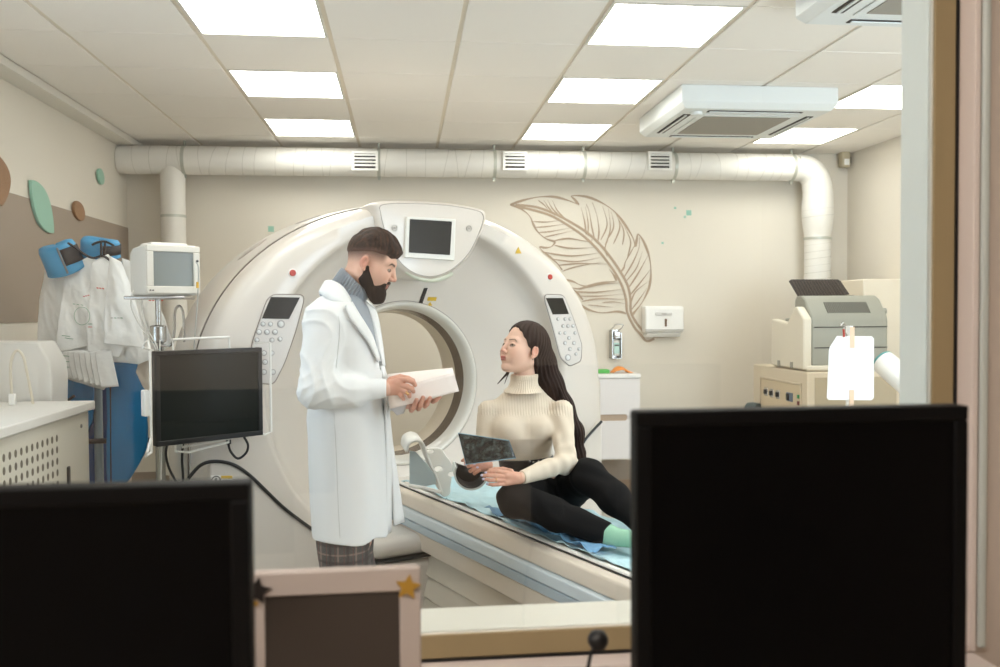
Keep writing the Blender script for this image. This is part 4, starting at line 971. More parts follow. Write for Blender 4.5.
MB(MX).prism(sp, PX0 - .03, PX0 + .028).build('side_panel', M_pcream, PR, bevel=.012, seg=3)
fe = MB()
for y in (5.62, 5.82): fe.box(PX0 - .034, PX0 - .028, y - .02, y + .02, z0 + .01, z0 + .05)
fe.build('foot_notch', mat('notch', (150, 146, 134), .5), PR, bevel=.002)
vt = MB(); d0, d1 = Vector((0, PY + .012, 1.452)), Vector((0, PY + .10, 1.555)); dn = Vector((0, -.79, .61))
for i in range(24):
    x = PX0 + .155 + i * .0125
    a_, b_ = d0.lerp(d1, .12), d0.lerp(d1, .80); sh = .0
    v = [Vector((x + dx, q.y, q.z)) + dn * (.004 if k else -.002) for k in (0, 1) for q in (a_, b_) for dx in (-.0033, .0033)]
    vt.add(v, [(0, 1, 3, 2), (4, 6, 7, 5), (0, 4, 5, 1), (2, 3, 7, 6), (0, 2, 6, 4), (1, 5, 7, 3)])
vt.build('vent_slots', mat('slot_dark', (84, 84, 76), .7), PR, smooth=False)
vt = MB()
for i in range(26): vt.box(PX0 + .09 + i * .0125, PX0 + .0965 + i * .0125, PY + .17, PY + .2, 1.579, 1.583)
vt.build('vent_slots', MATS['slot_dark'], PR, smooth=False)
ty = PY + .40
tq = [P(x, y, Y=ty) for x, y in ((801, 301), (789, 281), (792, 279.3), (838, 279.3), (841, 281), (850, 294.5))]
v = [q + Vector((0, .0, 0)) for q in tq] + [q + Vector((0, .012, 0)) for q in tq]; k = len(tq)
tr = MB().add(v, [tuple(range(k)), tuple(range(2 * k - 1, k - 1, -1))] + [(i, (i + 1) % k, k + (i + 1) % k, k + i) for i in range(k)]).build('output_tray', mat('tray_brown', (62, 54, 48), .5), PR, bevel=.004)
rb = MB()
for i in range(15):
    t_ = (i + .5) / 15; a_ = P(791 + 46 * t_, 281, Y=ty); b_ = P(800 + 46 * t_, 299 - 5 * t_, Y=ty)
    rb.tube([a_ + Vector((0, -.003, 0)), b_ + Vector((0, -.003, 0))], .004, 6)
rb.build('ribs', mat('tray_rib', (88, 78, 70), .5), tr)
MB().lathe([(.02, 0), (.02, .04)], 16, Matrix.Translation((PX1, PY + .1, 1.475)) @ Matrix.Rotation(pi / 2, 4, 'Y')).build('knob', M_pgray, PR)

tag(MB().box(3.225, 3.62, 5.9, 6.3, 0, 1.70).build('tall_cabinet', mat('tall_cream', (232, 222, 202), .6), bevel=.008), 'plain cream cabinet in the right back corner behind the printer', 'cabinet')


IY = 4.7
IN = thing('injector_stand', 'white stand with a taped white card, in front of the beige cabinet', 'stand', (P(851, 360, Y=IY).x, IY, 0))
ix = P(851, 400, Y=IY).x
MB().tube([(ix, IY + .02, .06), (ix, IY + .02, P(850, 326, Y=IY).z)], .019, 14).build('pole', M_white, IN)
cardp = [P(x, y, Y=IY) for x, y in ((837, 336), (872, 336.3), (874, 338.5), (874, 398), (871.5, 400.3), (829, 400), (827, 398), (829, 351), (830, 347))]
v = cardp + [q + Vector((0, .004, 0)) for q in cardp]; k = len(cardp)
MB().add(v, [tuple(range(k)), tuple(range(2 * k - 1, k - 1, -1))] + [(i, (i + 1) % k, k + (i + 1) % k, k + i) for i in range(k)]).build('card', mat('card_white', (240, 241, 240), .6), IN, bevel=.001)
M_tape = mat('tape', (232, 204, 176), .6)
for ya, yb, xx in ((327, 348, 852.3), (390, 409, 851.6)):
    a_, b_ = P(xx - 2.2, ya, Y=IY - .002), P(xx + 2.2, yb, Y=IY - .002); MB().box(a_.x, b_.x, IY - .003, IY - .0005, b_.z, a_.z).build('tape', M_tape, IN)
ca = P(843.5, 324, Y=IY)
MB().tube(smooth_path([P(x, y, Y=IY) for x, y in ((841, 326), (843, 323), (845, 326), (844, 331), (847, 336))], 4), .006, 8).build('chrome_clip', M_steel, IN)
MB().tube([P(843.5, 329, Y=IY - .01), P(844, 337, Y=IY - .01)], .006, 8).build('red_tube', M_red, IN)
a_, b_ = P(882, 361, Y=4.78), P(935, 405, Y=4.45)
dirv = (b_ - a_).normalized()
Mx = frame(a_, dirv, Vector((0, 0, 1)))
Mz = Mx @ Matrix(((0, 0, 1, 0), (0, 1, 0, 0), (-1, 0, 0, 0), (0, 0, 0, 1)))
MB(Mz).lathe([(.045, -.004), (.066, 0), (.070, .01), (.076, .36), (.05, .38)], 28).build('injector_head', M_white, IN)
MB(Mz).lathe([(.066, -.002), (.0705, .004), (.0712, .014), (.067, .002)], 28).build('teal_rim', mat('teal', (70, 150, 148), .4), IN)
MB().tube([(ix, IY + .02, .75), (a_.lerp(b_, .5).x, a_.lerp(b_, .5).y, .95), a_.lerp(b_, .5)], .016, 10).build('arm', M_white, IN)
MB().lathe([(.02, .05), (.05, .055), (.22, .03), (.23, 0)], 28, Matrix.Translation((ix, IY + .02, 0))).build('base', M_white, IN)

# wall cabinet with items
CY0 = 6.48; cx1 = P(640, 400, Y=CY0).x; ct, cb = P(620, 376.5, Y=CY0).z, P(620, 459, Y=CY0).z
WC = thing('wall_cabinet', 'white two drawer wall cabinet right of the scanner', 'cabinet', (1.55, 6.7, cb))
MB().box(1.30, cx1, CY0 + .018, YB - .002, cb, ct - .012).build('body', M_white, WC, bevel=.003)
MB().box(1.28, cx1 + .008, CY0 - .004, YB - .001, ct - .014, ct + .018).build('worktop', mat('cab_top', (238, 236, 232), .35), WC, bevel=.006)
zm = P(620, 417.5, Y=CY0).z
x_s = P(627.5, 417, Y=CY0).x
def drawer(z0, z1, top):
    zz = (z0, z1)
    pts = [(1.30, z0), (cx1, z0), (cx1, z1), (1.30, z1)]
    if top: pts = [(1.30, z0 + .022), (x_s - .012, z0 + .022), (x_s, z0 + .010), (x_s, z0), (cx1, z0), (cx1, z1), (1.30, z1)]
    else: pts = [(1.30, z0), (cx1, z0), (cx1, z1), (x_s, z1), (x_s, z1 - .010), (x_s - .012, z1 - .024), (1.30, z1 - .024)]
    MB(Matrix(((1, 0, 0, 0), (0, 0, -1, CY0 + .018), (0, 1, 0, 0), (0, 0, 0, 1)))).prism(pts, 0, .018).build('drawer', mat('drawer_white', (236, 232, 230), .4), WC, bevel=.0015)
drawer(zm + .0015, ct - .018, True); drawer(cb, zm - .0015, False)
MB().box(1.31, x_s, CY0 + .010, CY0 + .017, zm - .03, zm + .03).build('handle_recess', mat('recess_beige', (190, 168, 146), .5), WC)
ctz = ct + .0185
tag(MB().box(P(601, 370, Y=6.6).x - .03, P(608.5, 370, Y=6.6).x, 6.56, 6.66, ctz, ctz + .028).build('green_box', mat('green_box', (92, 180, 84), .5), bevel=.003), 'small green box on the white wall cabinet', 'box')
gc = P(621, 372, Y=6.62)
rows = []
for j in range(9):
    s = j / 8; rows.append([(gc.x - .075 + .15 * t_ + .01 * sin(j), 6.56 + .11 * s, ctz + .004 + .045 * sin(pi * min(1, t_ * 1.15)) ** 1.2 * (.5 + .5 * sin(pi * s)) + .003 * sin(t_ * 14 + j)) for t_ in np.linspace(0, 1, 12)])
tag(MB().grid(rows).build('orange_packet', mat('orange_foil', (238, 152, 76), .45), solid=.004), 'crumpled orange packet on the white wall cabinet', 'packet')

# paper towel dispenser
a_, b_ = P(648, 306, Y=6.78), P(684, 337, Y=6.78)
TD = thing('towel_dispenser', 'white plastic paper towel dispenser on the back wall', 'towel dispenser', ((a_.x + b_.x) / 2, 6.85, b_.z))
zz0, zz1 = b_.z, a_.z
MB(MX).prism([(6.899, zz1), (6.80, zz1 - .0), (6.78, zz1 - .02), (6.775, zz0 + .055), (6.80, zz0 + .035), (6.899, zz0 + .035)], a_.x - .02, b_.x).build('cover', M_white, TD, bevel=.012, seg=3)
MB(MX).prism([(6.899, zz0 + .033), (6.80, zz0 + .033), (6.83, zz0), (6.899, zz0)], a_.x - .005, b_.x - .015).build('outlet', M_white, TD, bevel=.006)
xm = (a_.x + b_.x) / 2 + .0
MB().box(xm - .012, xm + .004, 6.770, 6.778, zz0 + .085, zz0 + .145).build('window_slot', mat('slot_brown', (110, 84, 58), .5), TD)
MB().box(xm - .09, xm + .05, 6.768, 6.779, zz1 - .075, zz1 - .05).build('badge', mat('badge_grey', (216, 214, 210), .4), TD, bevel=.008)
MB().box(xm - .04, xm - .0, 6.7665, 6.769, zz1 - .067, zz1 - .059).build('badge_print', MATS['print_grey'], TD)
MB().box(a_.x - .021, b_.x + .001, 6.772, 6.79, zz0 + .058, zz0 + .062).build('seam', MATS['print_grey'], TD)
# soap dispenser
a_, b_ = P(610.5, 330, Y=6.85), P(621.5, 358.5, Y=6.80)
SD = thing('soap_dispenser', 'steel wall soap dispenser with an elbow lever above the cabinet', 'soap dispenser', ((a_.x + b_.x) / 2, 6.88, b_.z))
MB().box(a_.x, a_.x + .006, 6.79, 6.899, b_.z, a_.z).box(b_.x - .006, b_.x, 6.79, 6.899, b_.z, a_.z - .02).box(a_.x, b_.x, 6.79, 6.899, b_.z, b_.z + .006).box(a_.x, b_.x, 6.892, 6.899, b_.z, a_.z).build('bracket', M_steel, SD, bevel=.001)
MB().box(a_.x + .014, b_.x - .012, 6.805, 6.885, b_.z + .02, a_.z - .075).build('bottle', M_white, SD, bevel=.008)
MB().box(a_.x + .018, b_.x - .016, 6.802, 6.806, b_.z + .04, a_.z - .10).build('bottle_label', mat('pale_teal', (190, 222, 214), .5), SD)
MB().box(a_.x + .022, b_.x - .02, 6.800, 6.803, a_.z - .125, a_.z - .115).build('label_print', M_dark, SD)
MB().box(a_.x + .012, b_.x - .008, 6.78, 6.88, a_.z - .07, a_.z - .01).build('pump', M_steel, SD, bevel=.01)
MB().box(a_.x + .026, b_.x - .022, 6.75, 6.80, a_.z - .055, a_.z - .04).build('spout', M_white, SD, bevel=.003)
lv = [P(x, y, Y=6.76) for x, y in ((612, 331), (614, 326.5), (616, 324.6), (623, 324.8), (621.5, 328), (620.5, 331))]
lv[0].y = lv[-1].y = 6.84
MB().tube(smooth_path(lv, 4), .0035, 8).build('lever', M_steel, SD)
# dark round object by the cabinet foot at right
c = P(751.5, 405, Y=6.2); tag(MB().lathe([(.01, -.05), (.05, -.045), (.055, 0), (.05, .045), (.01, .05)], 20, Matrix.Translation((c.x, 6.16, c.z - .03)) @ Matrix.Rotation(.5, 4, 'Z') @ Matrix.Rotation(pi / 2, 4, 'X')).tube([(c.x + .03, 6.18, c.z - .03), (GXL - .002, 6.18, c.z - .03)], .018, 10).build('cable_socket', mat('teal_grey', (66, 84, 86), .4)), 'dark grey round socket sticking out left of the beige cabinet', 'socket')

# ================================================================ control desk
M_desk = mat('desk_top', (186, 170, 156), .5, ns=3, na=.05)
DK = thing('control_desk', 'desk under the control room window carrying the black monitors', 'desk', (-.2, .85, 0))
MB().box(-1.5, 1.3, .35, 1.19, .73, .76).build('worktop', M_desk, DK, bevel=.004)
for x in (-1.45, 1.2): MB().box(x, x + .03, .40, 1.15, 0, .73).build('leg', M_desk, DK)
MB().box(-1.42, 1.2, 1.12, 1.14, .3, .73).build('back_board', M_desk, DK)
M_mon = mat('monitor_black', (8, 8, 9), .5, spec=.15)
M_mscr = mat('monitor_screen', (2, 2, 3), .3, spec=.12)
def pc_monitor(name, lab, x0, x1, y, zt, h, grp, bw=.017, tilt=0.0):
    m = thing(name, lab, 'monitor', ((x0 + x1) / 2, y + .03, .7605), group=grp)
    M = Matrix.Translation((x0, y, zt - h)) @ Matrix.Rotation(tilt, 4, 'Z'); w_ = x1 - x0
    MB(M).box(0, w_, .004, .028, 0, h).box(.06, w_ - .06, .028, .055, .06, h - .06).build('housing', M_mon, m, bevel=.003)
    bz = MB(M)
    for q in ((0, w_, 0, bw), (0, w_, h - bw, h), (0, bw, bw, h - bw), (w_ - bw, w_, bw, h - bw)): bz.box(q[0], q[1], -.002, .006, q[2], q[3])
    bz.build('bezel', M_mon, m, bevel=.002)
    MB(M).box(bw, w_ - bw, .001, .005, bw, h - bw).build('screen', M_mscr, m, smooth=False)
    MB(M).box(w_ / 2 - .03, w_ / 2 + .03, .05, .075, .762 - (zt - h), h * .5).build('neck', M_mon, m, bevel=.004)
    MB(M).box(w_ / 2 - .12, w_ / 2 + .12, -.04, .14, .7605 - (zt - h), .775 - (zt - h)).build('foot', M_mon, m, bevel=.006)
    return m
tl, trr = P(636, 408, Y=.95), P(968, 409, Y=.95)
pc_monitor('desk_monitor', 'large black desk monitor standing at the lower right of the window', tl.x, trr.x, .95, (tl.z + trr.z) / 2, .36, 'black desk monitors')
a_, b_ = P(0, 487, Y=.85), P(248.5, 487, Y=.85)
pc_monitor('desk_monitor', 'black desk monitor at the lower left, cut by the picture edge', b_.x - .40, b_.x, .85, (a_.z + b_.z) / 2 + .001, .34, 'black desk monitors')
# small white framed screen with star stickers
TY = 1.12; a_, b_ = P(247, 574, Y=TY), P(420.5, 572.5, Y=TY)
TB = thing('intercom_screen', 'small white framed screen with star stickers between the two black monitors', 'screen', ((a_.x + b_.x) / 2, TY + .02, .7605))
zt = a_.z; zb = zt - .30; M_tab = mat('tablet_frame', (196, 184, 176), .45)
MB().box(a_.x, b_.x, TY + .004, TY + .022, zb, zt).build('housing', M_tab, TB, bevel=.006)
bz = MB(); bw = .021
for q in ((a_.x, b_.x, zb, zb + .03), (a_.x, b_.x, zt - .030, zt), (a_.x, a_.x + bw, zb + .03, zt - .03), (b_.x - .027, b_.x, zb + .03, zt - .03)): bz.box(q[0], q[1], TY - .001, TY + .006, q[2], q[3])
bz.build('bezel', M_tab, TB, bevel=.002)
MB().box(a_.x + bw, b_.x - .027, TY + .002, TY + .005, zb + .03, zt - .03).build('screen', mat('tab_screen', (66, 58, 52), .3), TB, smooth=False)
MB().box(-.12, -.06, TY + .022, TY + .05, .763, zb + .1).build('neck', M_tab, TB, bevel=.004)
MB().box(-.17, -.01, TY - .03, TY + .068, .7605, .775).build('foot', M_tab, TB, bevel=.005)
def star(px, py, r, m, name, lab=None):
    c = P(px, py, Y=TY - .002); pts = [((r if k % 2 == 0 else r * .48) * sin(pi * k / 5 + .15), (r if k % 2 == 0 else r * .48) * cos(pi * k / 5 + .15)) for k in range(10)]
    o = MB(Matrix.Translation((c.x, TY - .0035, c.z)) @ Matrix.Rotation(pi / 2, 4, 'X')).prism(pts, -.002, .0).build(name, m, TB, smooth=False)
    if lab: o['label'] = lab
star(408, 587, .017, mat('gold_star', (196, 152, 60), .35, .3), 'star_sticker', 'gold star sticker'); star(257, 591, .018, mat('black_star', (34, 28, 26), .5), 'star_sticker', 'black star sticker')
c = P(256, 603, Y=TY - .002); MB().lathe([(.003, 0), (.003, .002)], 10, Matrix.Translation((c.x, TY - .003, c.z)) @ Matrix.Rotation(pi / 2, 4, 'X')).build('gold_dot', MATS['gold_star'], TB)
# desk microphone
mc = thing('desk_microphone', 'small black round headed microphone on a thin stem in front of the window sill', 'microphone', (P(585, 667, Y=1.10).x - .01, 1.10, .7605))
h_ = P(598, 640, Y=1.10)
MB().tube(smooth_path([(h_.x - .03, 1.10, .765), (h_.x - .025, 1.10, .95), (h_.x - .012, 1.10, h_.z - .03), (h_.x - .006, 1.10, h_.z - .012)], 6), .0026, 8).build('stem', M_black, mc)
MB(Matrix.Translation(h_)).lathe([(.002, -.013), (.009, -.0105), (.0135, -.003), (.0135, .003), (.009, .0105), (.002, .013)], 20).build('head', M_black, mc)
MB().lathe([(.03, .7605), (.03, .768), (.01, .775)], 20, Matrix.Translation((h_.x - .03, 1.10, 0))).build('base', M_black, mc)
# ================================================================ people
def L3(c): return np.array(lin(c))
def blend(col, w, c2): w = np.clip(w, 0, 1)[:, None]; return col * (1 - w) + np.array(c2)[None] * w
def sstep(x, a, b): t = np.clip((x - a) / (b - a), 0, 1); return t * t * (3 - 2 * t)

def head_fn(sex):
    m = sex == 'm'
    es = .84 if m else .86
    def f(p):
        x, y, z = p; q = (x, np.abs(y), z)              # symmetric
        d = ell(q, (-.014, 0, .040), (.094, .076, .086) if m else (.092, .073, .084))
        d = su(d, ell(q, (.030, 0, -.020), (.055, .058, .085) if m else (.052, .055, .080)), .03)
        d = su(d, cone(q, (-.030, 0, -.035), (-.050, 0, -.17), .052 if m else .043, .052 if m else .043), .03)   # neck
        # jaw and chin
        d = su(d, cone(q, (-.010, .050, -.048), (.055, .018, -.092 if m else -.088), .022 if m else .019, .020 if m else .016), .03)
        d = su(d, sph(q, (.068, 0, -.095 if m else -.088), .020 if m else .016), .02)
        d = su(d, ell(q, (.050, .036, -.022), (.028, .025, .028)), .035)           # cheek
        d = su(d, cone(q, (.076, .012, .030), (.066, .042, .030), .012 if m else .008, .010 if m else .008), .016)   # brow ridge
        d = ss(d, ell(q, (.097, .035, .009), (.020, .017, .012)), .014)            # eye socket
        d = su(d, sph(q, (.066, .032, .006), .0165), .006)                         # lids
        d = ss(d, ell(q, (.086, .032, .0058), (.010, .0132, .0056)), .002)         # eye opening
        # nose
        d = su(d, cone(q, (.082, 0, .018), (.104 if m else .101, 0, -.020), .009 if m else .007, .0105 if m else .0085), .010)
        d = su(d, ell(q, (.094, .010, -.025), (.011, .0085, .008)), .005)
        d = ss(d, ell(q, (.099, .006, -.032), (.004, .003, .004)), .002)
        if not m: d = su(d, ell(q, (.052, .027, -.040), (.022, .020, .026)), .02)
        # mouth
        d = su(d, ell(q, (.078, 0, -.052), (.014, .028, .018)), .012)
        d = su(d, ell(q, (.0880, .005, -.0485), (.0065, .017, .0046)), .004)
        d = su(d, ell(q, (.0860, 0, -.0590), (.0080, .017, .0056)), .004)
        d = ss(d, ell(q, (.096, 0, -.0535), (.010, .022, .0012)), .0015)
        # ear
        e = ell(q, (-.012, .078, .000), (.019 * es, .009, .031 * es)); e = ss(e, ell(q, (-.007, .088, .003), (.012 * es, .009, .020 * es)), .003)
        e = su(e, sph(q, (-.004, .078, -.026), .008), .006)
        d = su(d, e, .006)
        return d
    return f
def skin_tint(V, sex, base):
    x, y, z = V[:, 0], np.abs(V[:, 1]), V[:, 2]; n = len(V); col = np.tile(L3(base), (n, 1))
    col = blend(col, .18 * np.exp(-(((x - .065) / .03) ** 2 + ((y - .045) / .022) ** 2 + ((z + .025) / .022) ** 2)), L3((226, 140, 122)))
    col = blend(col, .35 * np.exp(-(((x - .105) / .012) ** 2 + ((z + .022) / .012) ** 2)), L3((206, 120, 100)))
    col = blend(col, .5 * np.exp(-(((y - .085) / .012) ** 2 + (z / .035) ** 2)), L3((216, 128, 108)))
    lip = np.exp(-((np.maximum(x, .08) - .094) / .012) ** 2) * sstep(.021 - y, 0, .004) * (sstep(z, -.0655, -.0635) * (1 - sstep(z, -.0455, -.0435))) * (x > .076)
    col = blend(col, lip * .85, L3((176, 92, 88) if sex == 'f' else (164, 90, 80)))
    # brows
    bz = .0275 + .004 * sstep(y, .012, .036) - .010 * sstep(y, .038, .055)
    br = sstep(.0036 if sex == 'm' else .0026, 0, .0016) if False else np.exp(-((z - bz) / (.0042 if sex == 'm' else .0022)) ** 4) * sstep(y, .010, .014) * (1 - sstep(y, .046, .052)) * (x > .045)
    col = blend(col, br * .92, L3((40, 26, 20) if sex == 'm' else (70, 46, 36)))
    # lash line round the eye opening
    ex = np.sqrt(((y - .032) / .0150) ** 2 + ((z - .0058) / .0068) ** 2)
    col = blend(col, (1 - sstep(ex, .95, 1.2)) * (x > .065) * .75, L3((60, 38, 32)))
    return col
def eye_pair(parent, M, gaze, iris, sc=1.0):
    """eyeballs with iris turned towards gaze (local direction)"""
    g = Vector(gaze).normalized()
    for s in (1, -1):
        c = Vector((.0665, .032 * s, .0058)); R = frame((0, 0, 0), g, Vector((0, 1, 0)))
        R = R @ Matrix(((0, 0, 1, 0), (0, 1, 0, 0), (-1, 0, 0, 0), (0, 0, 0, 1)))
        o = MB(M @ Matrix.Translation(c) @ R).lathe([(.0145 * sin(a), .0145 * cos(a)) for a in np.linspace(pi - .01, .02, 14)], 20).build('eye', mat('eye_white', (206, 198, 192), .25), parent, angle=180)
        MB(M @ Matrix.Translation(c) @ R).lathe([(.0076, .0120), (.0074, .0136), (.003, .0149), (.0001, .0151)], 18).build('iris', mat('iris_' + iris, {'brown': (52, 34, 24), 'hazel': (72, 66, 52)}[iris], .1), o, angle=180)
def hand_parts(T_list, palm, fingers, thumb, h=.0018, extra=None):
    """palm: list of (a, b, ra, rb); fingers: list of (points, radii)"""
    def f(p):
        d = None
        for a, b, ra, rb in palm:
            e = cone(p, a, b, ra, rb); d = e if d is None else su(d, e, .010)
        for pts, rs in fingers + [thumb]:
            e = chain(p, pts, rs, .002); d = su(d, e, .0035)
        return d
    allp = [Vector(q) for a, b, _, _ in palm for q in (a, b)] + [Vector(q) for pts, _ in fingers + [thumb] for q in pts]
    lo = [min(v[i] for v in allp) - .035 for i in range(3)]; hi = [max(v[i] for v in allp) + .035 for i in range(3)]
    return sdf_arrays(f, lo, hi, h)
def loft(zs, cx, cy, a, b, e=2.3):
    """torso-like solid: ellipse-ish sections along z"""
    zs, cx, cy, a, b = [np.array(v, np.float32) for v in (zs, cx, cy, a, b)]
    def f(p, off=0.0):
        x, y, z = p; A = np.interp(z, zs, a); B = np.interp(z, zs, b); X = np.interp(z, zs, cx); Y = np.interp(z, zs, cy)
        r = (np.abs((x - X) / A) ** e + np.abs((y - Y) / B) ** e) ** (1 / e)
        d = (r - 1) * np.minimum(A, B)
        d = np.where(r > 1, (r - 1) / r * np.sqrt((x - X) ** 2 + (y - Y) ** 2), d)
        return np.maximum(np.maximum(d * .92, z - zs[-1]), zs[0] - z) - off
    return f

# ---------------------------------------------------------------- doctor
def hair_line(x): return np.where(x > .0, .048 + .10 * x - .7 * np.maximum(x - .055, 0), .048 + .42 * x)
DYC = 3.25
SK_M = (224, 180, 158)
def W(x, y, Y=DYC): return P(x, y, Y=Y)
dr_base = W(345, 560)
DOC_O = (W(345, 500).x, DYC, 0)
HM = Matrix.Translation(W(371.5, 264, DYC)) @ Matrix.Rotation(radians(-10), 4, 'Z') @ Matrix.Rotation(radians(24), 4, 'Y') @ Matrix.Scale(.95, 4)
HMn = np.array(HM)
def head_T(V, M): M = np.array(M); return V @ M[:3, :3].T + M[:3, 3]
hf = head_fn('m')
Vh, Fh = sdf_arrays(hf, (-.125, -.105, -.165), (.13, .105, .14), .0024)
th = skin_tint(Vh, 'm', SK_M)
x, y, z = Vh.T
fade = sstep(z - hair_line(x), -.055, .002) ** 1.3 * sstep(.064 - x, 0, .02) * .88       # clipped sides
th = blend(th, fade * (np.abs(y) < .0815 + (z > .03) * .1), L3((86, 64, 56)))
Vh_w = head_T(Vh, HM)
# rest of the body (under the clothes) and neck
nb = W(341, 303); hc = HM @ Vector((-.034, 0, -.025))
shR, elR, wrR = W(325, 323, 3.10), W(317, 390, 3.03), W(386, 388.5, 3.075)
shL, elL, wrL = W(350, 322, 3.42), W(348, 392, 3.47), W(402, 402, 3.20)
hip = W(350, 440)
yz = [W(345, yy).z for yy in (545, 480, 440, 400, 350, 325, 308, 296)]
tz = [z_ for z_ in yz]
core = loft(tz, [W(x_, 400).x for x_ in (348, 348, 348, 347, 345, 343, 344, 346)], [DYC] * 8, [.08, .09, .09, .09, .09, .085, .07, .045], [.10, .12, .12, .12, .13, .13, .10, .06])
footR, footL = Vector((W(352, 400).x, 3.14, .05)), Vector((W(350, 400).x + .06, 3.36, .05))
kneeR, kneeL = Vector((W(346, 400).x, 3.18, .50)), Vector((W(348, 400).x, 3.37, .50))
def body_m(p):
    d = core(p)
    d = su(d, cone(p, nb, hc, .050, .040), .03)
    for a, b, c in ((shR, elR, wrR), (shL, elL, wrL)):
        d = su(d, cone(p, a, b, .052, .042), .03); d = su(d, cone(p, b, c, .040, .026), .015)
    for k, f_ in ((kneeR, footR), (kneeL, footL)):
        d = su(d, cone(p, (k.x, k.y, .80), k, .075, .055), .03); d = su(d, cone(p, k, f_, .055, .038), .02)
        d = su(d, cone(p, f_, (f_.x + .15, f_.y, .035), .04, .03), .02)
    return d
Vb, Fb = sdf_arrays(body_m, (-.55, 2.9, .0), (.2, 3.65, 1.80), .010)
keep = np.ones(len(Vb), bool)
tb = np.tile(L3(SK_M), (len(Vb), 1))
# fade on the nape
# right hand (near): back of the hand to the viewer, fingers closing on the booklet
def fw(pts): return [W(px, py, Y_) for px, py, Y_ in pts]
rh_palm = [(W(388, 387, 3.085), W(400, 382.5, 3.075), .023, .019), (W(388, 389, 3.085), W(400, 390, 3.075), .023, .019), (W(384, 388, 3.08), W(388, 388, 3.08), .027, .025)]
rh_f = [(fw([(400, 380, 3.072), (408, 379.8, 3.052), (413, 382, 3.046), (415, 385, 3.052)]), [.0100, .0092, .0088, .0075]),
        (fw([(400.5, 385, 3.070), (407.5, 386.5, 3.046), (412, 389, 3.046), (413.5, 391.5, 3.056)]), [.0100, .0092, .0086, .0072]),
        (fw([(400, 389, 3.071), (405.5, 391.5, 3.050), (409, 394, 3.052), (409.5, 396.5, 3.060)]), [.0095, .0088, .0080, .0070]),
        (fw([(398, 392, 3.073), (401.5, 396, 3.056), (403.5, 399, 3.060)]), [.0090, .0080, .0065])]
rh_t = (fw([(391, 380, 3.10), (400, 377.2, 3.112), (408, 378.5, 3.110), (413, 380.5, 3.102)]), [.013, .0112, .0098, .0080])
Vr, Fr = hand_parts(None, rh_palm, rh_f, rh_t)
# left hand (far): palm behind the booklet, fingertips round its lower edge
lh_palm = [(W(402, 402, 3.20), W(412, 404, 3.15), .024, .019), (W(404, 399, 3.19), W(424, 398, 3.14), .022, .016)]
lh_f = [(fw([(412, 406, 3.14), (411.5, 410, 3.105), (413.5, 408, 3.068), (416.5, 400, 3.056)]), [.0098, .0092, .0088, .0074]),
        (fw([(418, 403.5, 3.135), (418.5, 408.5, 3.10), (420.5, 405.5, 3.066), (423, 397.5, 3.056)]), [.0100, .0094, .0088, .0074]),
        (fw([(424, 402, 3.13), (425, 406, 3.10), (427, 404, 3.068), (430, 398, 3.060)]), [.0095, .0090, .0084, .0070]),
        (fw([(430, 399, 3.13), (433, 401.5, 3.11), (436, 400, 3.086), (440, 397.2, 3.082)]), [.0085, .0080, .0074, .0062])]
lh_t = (fw([(408, 396, 3.17), (418, 388, 3.17), (426, 383, 3.165)]), [.013, .011, .009])
Vl, Fl = hand_parts(None, lh_palm, lh_f, lh_t)
def hand_tint(V, base): return blend(np.tile(L3(base), (len(V), 1)), .35 * (.5 + .5 * vnoise(V.T, 160)), L3((196, 120, 98)))
Vd, Fd = weld([(Vh_w, Fh), (Vb, Fb), (Vr, Fr), (Vl, Fl)])
M_skin = vcol_mat('skin', .55, bump=.12, bs=260, sss=.06, spec=.35)
DOC = np_obj('person', Vd, Fd, M_skin, None, np.concatenate([th, tb, hand_tint(Vr, (218, 168, 146)), hand_tint(Vl, (212, 160, 138))]), org=DOC_O)
tag(DOC, 'bearded man in a long white coat standing in profile, holding white papers', 'person')
eye_pair(DOC, HM, (.86, -.1, -.5), 'brown')
ringp = W(408, 395.5, 3.047)
tag(MB(Matrix.Translation(W(407.2, 392.8, 3.049)) @ Matrix.Rotation(.9, 4, 'Y')).lathe([(.0098, -.002), (.0106, 0), (.0098, .002), (.0092, 0)], 18, close=True).build('finger_ring', mat('gold', (212, 170, 90), .25, 1.0), DOC))
